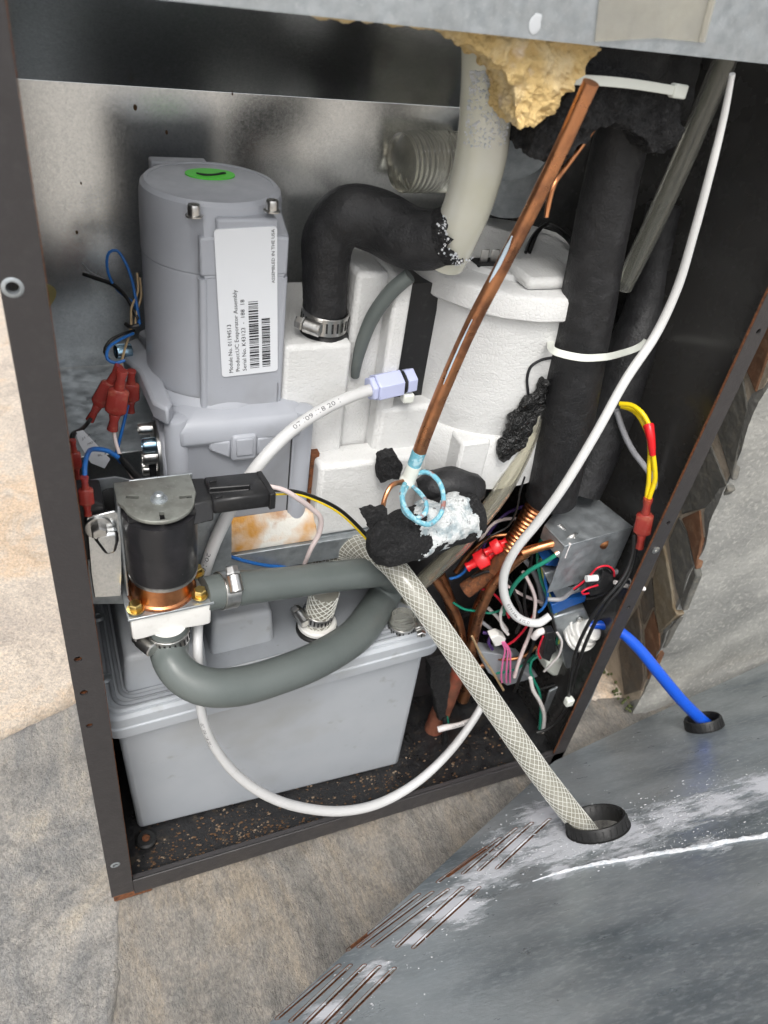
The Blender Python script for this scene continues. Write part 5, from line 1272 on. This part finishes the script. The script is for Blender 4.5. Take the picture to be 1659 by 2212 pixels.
red_term(182, 1030, 190, 1112, .026, 34, 'red terminal pushed onto the black relay')
rl = thing('relay', P(190, 1130, y=.06), 'black box relay behind the left cabinet post', 'relay')
MB().hexa([P(a, b, y=y) for a, b, y in ((152, 1215, .028), (140, 1062, .028), (160, 1170, .044), (146, 1036, .044), (246, 1205, .028), (226, 1092, .028), (235, 1170, .044), (214, 1034, .044))]).build('relay_case', MT['black_plastic'], rl, bevel=.001)
MB().lathe(P(240, 1078, y=.045), Vector((0, -1, .4)), [(0, .006), (.001, .006), (.001, .0001)], 20).build('hole_disc', MT['w_black'], rl)  # solid black disc, the shade inside an oval hole put into its colour
wire('pink white wire leaving the black plug', 'w_pink_white', [(580, 1050, .020, 11), (612, 1058, .022, 12), (645, 1078, .026, 13), (672, 1098, .032, 13), (692, 1118, .036, 13), (690, 1150, .040, 13), (672, 1185, .044, 12), (658, 1218, .05, 11)])
wire('black and yellow striped wire arching from the plug', 'w_black', [(588, 1058, .024, 9), (640, 1062, .03, 9), (690, 1078, .036, 9), (735, 1102, .040, 9), (775, 1138, .042, 9), (800, 1165, .042, 9)])
wire('thin yellow stripe wire beside the black one', 'w_yellow', [(596, 1068, .022, 5), (640, 1068, .028, 5), (688, 1084, .034, 5), (732, 1108, .038, 5), (770, 1142, .040, 5), (796, 1170, .040, 5)])
wire('blue wire passing under the shelf plate', 'w_blue', [(492, 1200, .058, 9), (530, 1212, .058, 9), (580, 1222, .060, 9), (640, 1226, .064, 9), (700, 1222, .07, 9)])

# ================================================================== electrical parts on the right
def c5(x, y): return (995.4 + .4 * x, 774.2 + .4 * y)
def W5(label, m, pts, w, y, name='wire', cat='wire'):
    """points in the lower right; y may vary along the wire"""
    n = len(pts); q = []
    for i, p in enumerate(pts):
        a, b = c5(p[0], p[1]); yy = p[2] if len(p) > 2 else y
        q.append((a, b, yy, w))
    return wire(label, m, q, name, cat)
# junction box with bevelled side
jb = thing('junction_box', P(1270, 1150, z=.25), 'grey galvanised metal box behind the ground screw', 'junction box')
zj = .252
tpq = [P(a, b, z=zj) for a, b in ((1176, 1134), (1250, 1044), (1368, 1138), (1220, 1180))]
MB().prism(tpq, Vector((0, 0, -.0012))).build('box_top', MT['galv_dull'], jb, bevel=.0003)
a, b = tpq[3], tpq[2]
MB().prism([a + Vector((0, 0, -.0014)), b + Vector((0, 0, -.0014)), b + Vector((0, 0, -.045)), a + Vector((0, 0, -.045))], Vector((.0005, .0012, 0))).build('box_side', MT['galv_dull'], jb)
a, b = tpq[0], tpq[3]
MB().prism([a + Vector((0, .0, -.0014)), b + Vector((0, 0, -.0014)), b + Vector((0, 0, -.012)), a + Vector((0, 0, -.012))], Vector((.0015, .0005, 0))).build('box_lip', MT['galv_dull'], jb)
q = P(*c5(815, 1085), y=.02); 
# ground screw with ring terminals
gs = thing('ground_screw', P(1230, 1170, y=.02), 'hexagon ground screw with ring terminals on the metal box', 'screw')
s0, s1 = P(*c5(530, 905), y=.040), P(*c5(600, 985), y=.026); sdv = (s1 - s0).normalized()
MB().tube(Path([s0, s1], [.0022, .0024], .0003), 14, wob=lambda s, a: 1 + .14 * math.sin(s * 2 * math.pi / .0014 + a)).build('thread', MT['steel'], gs)
MB().lathe(s1 - sdv * .002, sdv, [(0, .0062), (.0006, .0062), (.001, .0058)], 22).build('ring_terminal', MT['steel'], gs)
MB().lathe(s1 - sdv * .0008, sdv, [(0, .0052), (.0012, .0052), (.0014, .004), (.0045, .004), (.005, .0034), (.005, .0001)], 6).build('head', MT['steel'], gs)
MB().tube(px_path([(*c5(590, 1000), .022, 12), (*c5(560, 1030), .022, 10), (*c5(512, 1062), .022, 12)], .002), 8).build('crimp_barrel', MT['steel'], gs)
W5('thick dark green wire from the ground screw', 'w_green', [(515, 1060, .022), (460, 1095, .024), (380, 1140, .028), (300, 1210, .034), (255, 1290, .040), (230, 1380, .05)], 11, .03)
W5('green wire with yellow stripe running down the middle', 'w_green', [(470, 945, .05), (425, 1000, .05), (415, 1080, .048), (430, 1180, .044), (470, 1290, .040), (500, 1380, .036), (530, 1460, .034), (520, 1540, .034)], 9, .04)
W5('lime stripe wire alongside the green wire', 'w_lime', [(478, 1000, .048), (436, 1090, .045), (448, 1190, .041), (487, 1295, .037), (516, 1385, .033), (541, 1465, .031), (528, 1540, .031)], 4, .04)
W5('short bare copper ended wire at the ground screw', 'w_white', [(590, 1000, .020), (572, 1040, .020), (560, 1075, .020)], 7, .02)
# copper tube with flattened end
hose('copper_stub', [(1128, 1194, .035, 20), (1165, 1182, .032, 20), (1205, 1172, .030, 20), (1250, 1172, .028, 20), (1280, 1170, .027, 24), (1302, 1170, .027, 34)], MT['copper_clean'], 'copper tube with flattened end under the metal box', 'tube', 16)
# solenoid valves
def solenoid(label, face, y, dpt, hole=None):
    t = thing('inlet_solenoid', P(*face[0], y=y), label, 'solenoid')
    f = [P(a, b, y=y) for a, b in face]
    MB().prism(f, Vector((.006, dpt, -.002))).build('steel_frame', MT['galv_dull'], t, bevel=.0015)
    return t
s1t = solenoid('upper inlet solenoid with blue coil and round hole', [c5(450, 1165), c5(640, 1115), c5(720, 1245), c5(520, 1300)], .030, .022)
q = P(*c5(603, 1205), y=.0298)
MB().lathe(q, Vector((0, -1, 0)), [(-.001, .0052), (.0006, .0052), (.0008, .0044), (-.0005, .004), (-.0005, .0001)], 20).build('core_hole', MT['steel_dark'], s1t)
MB().prism([P(*c5(a, b), y=.031) for a, b in ((455, 1120), (500, 1085), (640, 1075), (660, 1100), (560, 1130))], Vector((.003, .02, 0))).build('blue_coil', MT['blue_plastic'], s1t, bevel=.0008)
MB().prism([P(*c5(a, b), y=.031) for a, b in ((490, 1335), (560, 1305), (680, 1285), (670, 1315), (590, 1345), (500, 1385))], Vector((.003, .02, 0))).build('blue_coil', MT['blue_plastic'], s1t, bevel=.0008)
s2t = solenoid('lower inlet solenoid carrying the white nut', [c5(500, 1400), c5(670, 1350), c5(790, 1630), c5(570, 1680)], .030, .02)
MB().prism([P(*c5(a, b), y=.040) for a, b in ((470, 1645), (560, 1620), (680, 1655), (640, 1700), (500, 1720), (460, 1690))], Vector((0, .02, 0))).build('nylon_base', MT['nylon'], s2t, bevel=.002)
q = P(*c5(642, 1408), y=.0296); MB().lathe(q, Vector((0, -1, 0)), [(0, .003), (.0012, .0028), (.002, .0016), (.002, .0001)], 16).build('screw', MT['steel'], s2t)
# white compression nut for the blue tube
nu = thing('white_nut', P(1255, 1370, y=.02), 'crumpled white plastic nut at the start of the blue tube', 'nut')
n0, n1 = P(*c5(620, 1500), y=.027), P(*c5(735, 1455), y=.016); nd = (n1 - n0).normalized()
MB().lathe(n0, nd, [(0, .0135), (.003, .0142), (.006, .0142), (.007, .0115), (.012, .0112), (.013, .0095), (.019, .009), (.020, .0075)], 16).build('nut', MT['white_plastic'], nu, sharp=25)
tape = MB().tube(Path([n0 + nd * .002 + (nd.orthogonal().normalized() * math.cos(t * .6) + nd.cross(nd.orthogonal().normalized()) * math.sin(t * .6)) * (.0138 + .0012 * math.sin(t * 1.7)) + nd * (t * .0003) for t in range(26)], [.0012] * 26, .003), 6); tape.build('thread_tape', MT['white_plastic'], nu)
# connectors
def plug(label, pts, y, th=.007):
    t = thing('wire_connector', P(*c5(*pts[0]), y=y), label, 'connector')
    MB().prism([P(*c5(a, b), y=y) for a, b in pts], Vector((.001, th, 0))).build('shell', MT['black_plastic'], t, bevel=.0006)
    a = [P(*c5(*p), y=y - .0006) for p in pts]; c = sum(a, Vector()) / len(a)
    MB().prism([c + (p - c) * .55 for p in a], Vector((0, .001, 0))).build('latch', MT['black_plastic'], t, bevel=.0004)
plug('black connector with red wires by the white print tag', [(690, 1235), (760, 1180), (770, 1150), (815, 1165), (830, 1235), (770, 1270), (700, 1285)], .012)
plug('black connector left of the white nut', [(465, 1485), (505, 1475), (518, 1580), (495, 1600), (480, 1640), (440, 1620)], .020)
W5('red wire arched over the black connector', 'w_red', [(610, 1245, .016), (650, 1215, .014), (700, 1170, .012), (740, 1130, .010), (790, 1120, .010), (825, 1145, .010), (828, 1175, .011)], 5, .012)
W5('black wire arched beside the red wire', 'w_black', [(612, 1252, .018), (660, 1215, .016), (706, 1175, .014), (745, 1140, .012), (788, 1128, .012), (815, 1150, .012), (816, 1180, .013)], 5, .012)
MB_ = MB().tube(px_path([(*c5(678, 1190), .011, 15), (*c5(735, 1185), .010, 15)], .002), 12).build('wire_sleeve', MT['white_cable']); tag(MB_, 'short white sleeve on the red and black wire pair', 'sleeve')
W5('small red loop at the left of the black connector', 'w_red', [(740, 1225, .011), (690, 1240, .010), (655, 1260, .010), (660, 1272, .010), (690, 1268, .011)], 5, .012)
W5('grey cable running up to the arched red wire', 'w_grey', [(470, 1300, .03), (540, 1300, .026), (590, 1265, .022), (630, 1235, .018)], 11, .02)
o, pth = W5('white print tag strip beside the right cabinet post', 'w_white', [(830, 1208, .010), (870, 1222, .008), (930, 1236, .006), (992, 1244, .004)], 10, .008, 'print_tag', 'tag')
it = MB(); tube_text(it, pth, 'CBL BOARD', .006, .014, .002, -CAM_W); it.build('print', MT['ink_grey'], o)
W5('thin white strip curling beside the right post', 'w_white', [(890, 1185, .012), (915, 1195, .010), (918, 1250, .008), (900, 1300, .008), (872, 1345, .010)], 4, .01)
plug2 = W5('white tag below the hook of the white cable', 'w_white', [(395, 1505, .028), (420, 1480, .026), (445, 1470, .026)], 16, .026, 'print_tag', 'tag')
# yellow pair with red tape
yw = [(858, 245, .050), (920, 252, .044), (975, 290, .036), (1010, 345, .030), (1030, 420, .024), (1036, 500, .020), (1046, 580, .017), (1048, 660, .015), (1022, 740, .014), (1010, 785, .014)]
W5('front yellow wire with red tape near the right post', 'w_yellow', yw, 12, .02)
W5('rear yellow wire beside the taped one', 'w_yellow', [(866, 258, .053), (920, 275, .047), (960, 310, .039), (992, 365, .033), (1016, 430, .027), (1022, 500, .023), (1018, 580, .020), (1016, 660, .018), (1006, 740, .016), (1004, 785, .015)], 12, .02)
rt = MB().tube(px_path([(*c5(1012, 360), .0265, 23), (*c5(1022, 400), .0225, 20), (*c5(1030, 460), .0195, 17), (*c5(1036, 520), .0175, 14)], .002), 14, wob=lambda s, a: 1 + .08 * noise.noise(Vector((math.cos(a) * 2, math.sin(a) * 2, s * 300)))).build('tape_wrap', MT['red_tape']); tag(rt, 'red tape wrapped round the yellow wire pair', 'tape')
red_term(*c5(1012, 755), *c5(965, 1020), .014, 40, 'large red terminal hanging from the yellow wires', .010)
W5('grey cable sweeping down behind the yellow wires', 'w_grey', [(840, 280, .055), (880, 400, .050), (930, 500, .042), (990, 580, .034), (1050, 670, .026), (1072, 770, .022), (1065, 870, .020), (1020, 980, .018), (960, 1070, .020), (890, 1130, .024), (800, 1160, .028), (700, 1110, .03), (620, 1040, .032)], 13, .03, 'cable', 'cable')
W5('thin black cable curving behind the yellow wires', 'w_black', [(760, 515, .09), (820, 530, .085), (890, 590, .08), (935, 680, .075), (950, 790, .07), (955, 880, .07)], 11, .08, 'cable', 'cable')
W5('second black cable behind the grey metal box', 'w_black', [(700, 640, .10), (740, 700, .095), (800, 760, .09), (850, 830, .085), (880, 900, .08)], 10, .08, 'cable', 'cable')
W5('left black wire from the red terminal to the tie', 'w_black', [(935, 950, .012), (930, 1040, .008), (900, 1140, .004), (850, 1220, .001), (780, 1300, .000), (715, 1390, .000), (660, 1490, .001), (620, 1590, .002), (600, 1690, .004), (585, 1800, .006), (580, 1860, .008)], 9, .004)
W5('right black wire from the red terminal to the tie', 'w_black', [(945, 955, .014), (942, 1050, .010), (912, 1155, .006), (866, 1235, .003), (798, 1315, .002), (740, 1400, .002), (690, 1500, .003), (650, 1600, .004), (622, 1690, .006), (600, 1800, .008), (592, 1860, .009)], 9, .005)
tq = P(*c5(584, 1852), y=.004); t_ = MB().box(tq, (.007, .006, .008)).build('cable_tie', MT['nylon'], bevel=.0012); tag(t_, 'small white tie head on the two black wires', 'cable tie')
W5('black wire curling left below the small tie', 'w_black', [(580, 1860, .006), (560, 1910, .008), (520, 1960, .010), (460, 2005, .012), (410, 2020, .014)], 8, .01)
W5('black wire dropping from the small tie to the tray', 'w_black', [(594, 1865, .006), (606, 1910, .006), (596, 1960, .006), (560, 1985, .008), (545, 2040, .01), (552, 2100, .012)], 8, .01)
W5('white wire end dropping beside the green wire', 'w_white', [(376, 1725, .035), (390, 1790, .033), (425, 1850, .031), (450, 1920, .03), (445, 2000, .03), (430, 2070, .03)], 10, .03)
W5('green wire looping low behind the white wire', 'w_green', [(415, 1610, .04), (385, 1630, .04), (375, 1680, .038), (395, 1740, .036), (420, 1790, .034), (432, 1880, .033), (428, 1980, .032), (420, 2060, .032)], 7, .03)
W5('long black wire hanging left of the black connector', 'w_black', [(350, 1180, .05), (385, 1260, .046), (408, 1360, .042), (405, 1450, .040), (385, 1560, .038), (350, 1640, .038), (320, 1720, .038), (290, 1800, .04)], 8, .04)
W5('pink white wire beside the long black wire', 'w_pink_white', [(335, 1150, .052), (365, 1200, .048), (400, 1290, .044), (398, 1380, .042), (375, 1480, .041), (335, 1580, .040), (310, 1650, .040), (290, 1720, .041)], 9, .04)
W5('red wire rising to the small white plug', 'w_red', [(235, 1555, .05), (280, 1530, .048), (330, 1480, .046), (370, 1425, .044), (395, 1380, .043)], 6, .045)
W5('red wire beside the black connector', 'w_red', [(445, 1500, .022), (425, 1550, .022), (418, 1590, .022), (430, 1620, .022)], 5, .02)
for i, (dx, nm) in enumerate(((0, 'left'), (18, 'middle'), (32, 'right'))):
    W5(nm + ' of the three pink wires under the white plug', 'w_pink', [(222 + dx * .4, 1530, .045), (238 + dx * .8, 1575, .044), (226 + dx * 1.3, 1640, .044), (218 + dx * 1.5, 1720, .045), (222 + dx * 1.4, 1750, .046)], 4.5, .04)
wpq = thing('white_plug', P(*c5(190, 1525), y=.045), 'small white plug above the pink wires', 'connector'); MB().prism([P(*c5(a, b), y=.045) for a, b in ((160, 1510), (205, 1495), (245, 1515), (235, 1545), (185, 1558))], Vector((.001, .008, 0))).build('shell', MT['white_plastic'], wpq, bevel=.0008)
W5('white cable tie tail behind the copper tubes', 'w_white', [(150, 1350, .06), (200, 1400, .058), (250, 1470, .056)], 9, .05)
W5('pale wire crossing behind the green wire', 'w_pink_white', [(210, 1200, .06), (270, 1240, .058), (340, 1280, .055), (440, 1320, .05)], 8, .05)
W5('dark grey cable behind the dark green wire', 'w_grey', [(320, 1060, .065), (380, 1130, .06), (425, 1230, .056), (440, 1330, .052)], 12, .05, 'cable', 'cable')
W5('thin teal wire crossing at the left', 'w_green', [(-40, 1320, .06), (20, 1355, .058), (90, 1365, .056), (160, 1375, .054), (215, 1360, .05)], 6, .05)
W5('thin black wire along the yellowed hose', 'w_black', [(345, 640, .035), (320, 720, .036), (300, 820, .04), (250, 910, .044), (160, 960, .046), (100, 1020, .05)], 5, .04)
W5('purple wire loop in the shade', 'w_purple', [(340, 800, .09), (260, 830, .09), (200, 880, .088), (150, 950, .086), (120, 1030, .084)], 8, .08)
W5('pink white wire loop in the shade', 'w_pink_white', [(330, 865, .088), (240, 868, .088), (180, 890, .086), (120, 960, .084), (80, 1040, .082)], 8, .08)
W5('blue wire in the shade left of the red plug', 'w_blue', [(-60, 1190, .07), (-20, 1180, .068), (20, 1150, .066), (35, 1110, .065)], 7, .06)
red_term(*c5(30, 1130), *c5(190, 1040), .06, 42, 'bright red terminal beside the flare nut', .058, 'red_tape')
red_term(*c5(130, 1050), *c5(250, 985), .056, 34, 'small red terminal next to the flare nut', .054, 'red_tape')
# copper lines
hose('copper_line', [(1005, 1275, .060, 34), (1040, 1250, .058, 34), (1072, 1226, .054, 36), (1090, 1206, .052, 36)], MT['rust'], 'rusty copper line meeting the flare nut', 'pipe', 18)
hose('copper_line', [(1015, 1420, .056, 20), (1025, 1370, .054, 20), (1040, 1315, .050, 20), (1065, 1265, .046, 20), (1105, 1220, .042, 20), (1140, 1192, .038, 20)], MT['copper'], 'curved copper line rising to the flattened copper tube', 'pipe', 16)
hose('copper_line', [(935, 1245, .07, 17), (965, 1290, .068, 17), (990, 1340, .066, 17), (1000, 1400, .066, 17), (998, 1440, .068, 17)], MT['copper'], 'thin copper line beside the braided hose', 'pipe', 14)
hose('copper_line', [(985, 1235, .075, 10), (1020, 1190, .07, 10), (1060, 1160, .065, 10), (1095, 1155, .06, 10)], MT['copper_clean'], 'thin bright copper capillary near the red terminals', 'pipe', 10)
hose('copper_line', [(1040, 1412, .055, 8), (1090, 1424, .05, 8), (1130, 1418, .046, 8), (1160, 1395, .044, 8)], MT['copper_clean'], 'thin copper loop above the pink wires', 'pipe', 10)
# filter drier with black tape, labelled lead
fd_ = thing('filter_drier', P(960, 1530, y=.07), 'rusty copper filter drier standing right of the tank', 'filter drier')
MB().tube(px_path([(1000, 1395, .075, 18), (994, 1425, .073, 22), (988, 1450, .071, 36), (968, 1500, .068, 42), (945, 1555, .064, 42), (930, 1590, .062, 40), (922, 1608, .061, 26), (918, 1622, .061, 14)], .003), 20, wob=lambda s, a: 1 + .04 * noise.noise(Vector((math.cos(a) * 2, math.sin(a) * 2, s * 120)))).build('drier_body', mat('rusty_copper', (.26, .10, .06), .6, .3, var=[((.12, .05, .035), 'noise', 60, .42, .62, .8), ((.36, .06, .035), 'noise', 40, .54, .66, .8)], bump=[('noise', 300, .4, .001)]), fd_)
bt_ = slab('tape_wrapping', [(930, 1440), (975, 1432), (972, 1480), (966, 1530), (960, 1560), (948, 1556), (940, 1510), (930, 1480)], .050, .01, MT['foam_torn'], None, 3, .0016, 150, 13.); tag(bt_, 'black tape wrapping in front of the filter drier', 'tape')
wire('thin red and green lead coming out of the black tape', 'w_red', [(960, 1545, .052, 5), (962, 1562, .050, 5), (958, 1580, .048, 5)]); wire('black lead curling below the control tag', 'w_black', [(960, 1548, .05, 12), (962, 1580, .046, 14), (955, 1612, .046, 15), (925, 1622, .05, 15), (890, 1606, .056, 14), (876, 1585, .06, 13)])
wire('thin green lead beside the red one', 'w_green', [(966, 1548, .051, 5), (968, 1565, .049, 5), (963, 1582, .047, 5)])
o, pth = wire('white tag printed control board by the filter drier', 'w_white', [(946, 1576, .044, 14), (960, 1572, .043, 14), (990, 1566, .042, 11), (1017, 1556, .041, 11)], 'print_tag', 'tag')
it = MB(); tube_text(it, pth, 'CONTROL BOARD', .012, .020, .0026, -CAM_W, flip=False); it.build('print', MT['ink_grey'], o)
# compressor and lower box in the dark
cpz = thing('compressor', (.30, .145, 0), 'black compressor dome in the dark behind the wiring', 'compressor')
MB().lathe(Vector((.30, .150, -.002)), Vector((0, 0, 1)), [(0, .052), (.02, .056), (.10, .056), (.108, .058), (.112, .056), (.15, .052), (.18, .036), (.19, .018), (.192, .0001)], 40).build('dome', MT['black_steel'], cpz)
MB().lathe(Vector((.30, .150, .112)), Vector((0, 0, 1)), [(0, .0575), (.002, .0585), (.004, .0575)], 40, False).build('weld_seam', MT['black_steel'], cpz)
lb = thing('lower_bracket', P(1230, 1520, y=.03), 'dark galvanised bracket low beside the right post', 'bracket')
MB().prism([P(a, b, y=.034) for a, b in (c5(480, 1800), c5(790, 1640), c5(700, 1860), c5(610, 2000), c5(560, 2060), c5(400, 2060))], Vector((0, .002, 0))).build('plate', MT['galv_dull'], lb, bevel=.0005)
MB().prism([P(a, b, y=.05) for a, b in (c5(90, 1580), c5(330, 1620), c5(420, 1720), c5(250, 1770), c5(150, 1700))], Vector((0, .012, 0))).build('grey_base', MT['tank_dark'], lb, bevel=.001)

# more of the wiring tangle between the copper lines and the solenoids
TANGLE = [
 ('black wire snaking over the curved copper line', 'w_black', 8, [(60, 1180, .058), (150, 1150, .052), (240, 1180, .046), (300, 1290, .042), (330, 1400, .042), (300, 1480, .044)]),
 ('black wire dropping straight behind the dark green wire', 'w_black', 8, [(400, 1010, .058), (380, 1100, .054), (350, 1220, .05), (345, 1330, .048), (365, 1430, .046)]),
 ('white wire bowing left below the white plug', 'w_white', 8, [(250, 1300, .05), (215, 1380, .048), (225, 1450, .046), (255, 1490, .045)]),
 ('grey wire passing behind the pink wires', 'w_grey', 9, [(110, 1420, .06), (170, 1470, .058), (260, 1580, .054), (300, 1660, .052), (360, 1710, .05)]),
 ('red wire curving under the curved copper line', 'w_red', 6, [(90, 1240, .056), (160, 1260, .054), (230, 1330, .05), (260, 1400, .048)]),
 ('blue wire bending beside the upper solenoid', 'w_blue', 7, [(440, 1120, .046), (455, 1200, .040), (470, 1280, .036), (450, 1340, .036), (420, 1370, .038)]),
 ('thin white wire looping round the black connector', 'w_white', 6, [(520, 1480, .024), (545, 1530, .022), (530, 1600, .022), (490, 1650, .024), (450, 1690, .028)]),
 ('black wire under the lower solenoid', 'w_black', 8, [(300, 1770, .05), (380, 1800, .046), (450, 1780, .042), (520, 1760, .038)]),
 ('green wire crossing under the pink wires', 'w_green', 6, [(190, 1700, .05), (260, 1690, .048), (330, 1660, .046), (400, 1600, .044)]),
 ('tan wire hugging the braided hose', 'w_tan', 6, [(60, 1500, .05), (110, 1600, .05), (170, 1690, .05), (230, 1790, .05)]),
 ('purple wire behind the white plug', 'w_purple', 8, [(120, 1480, .058), (160, 1490, .054), (150, 1530, .05), (170, 1570, .05)]),
 ('black wire rising beside the junction box', 'w_black', 9, [(560, 1330, .04), (640, 1300, .036), (720, 1290, .03), (800, 1250, .022), (860, 1200, .018)]),
]
for lab_, m_, w_, pts_ in TANGLE: W5(lab_, m_, pts_, w_, .05)

hose('copper_line', [(948, 1238, .080, 24), (968, 1290, .078, 24), (985, 1345, .076, 24), (992, 1400, .075, 22)], MT['copper'], 'thick copper line dropping to the filter drier', 'pipe', 16)
hose('copper_line', [(1062, 1262, .072, 24), (1035, 1310, .070, 24), (1022, 1370, .070, 24), (1020, 1440, .072, 24), (1000, 1510, .076, 24)], MT['copper'], 'thick dark copper line behind the pale plug', 'pipe', 16)
hose('copper_line', [(985, 1480, .085, 16), (1030, 1440, .08, 16), (1080, 1430, .076, 16), (1120, 1450, .074, 16)], MT['copper'], 'copper line bending low behind the pink wires', 'pipe', 14)
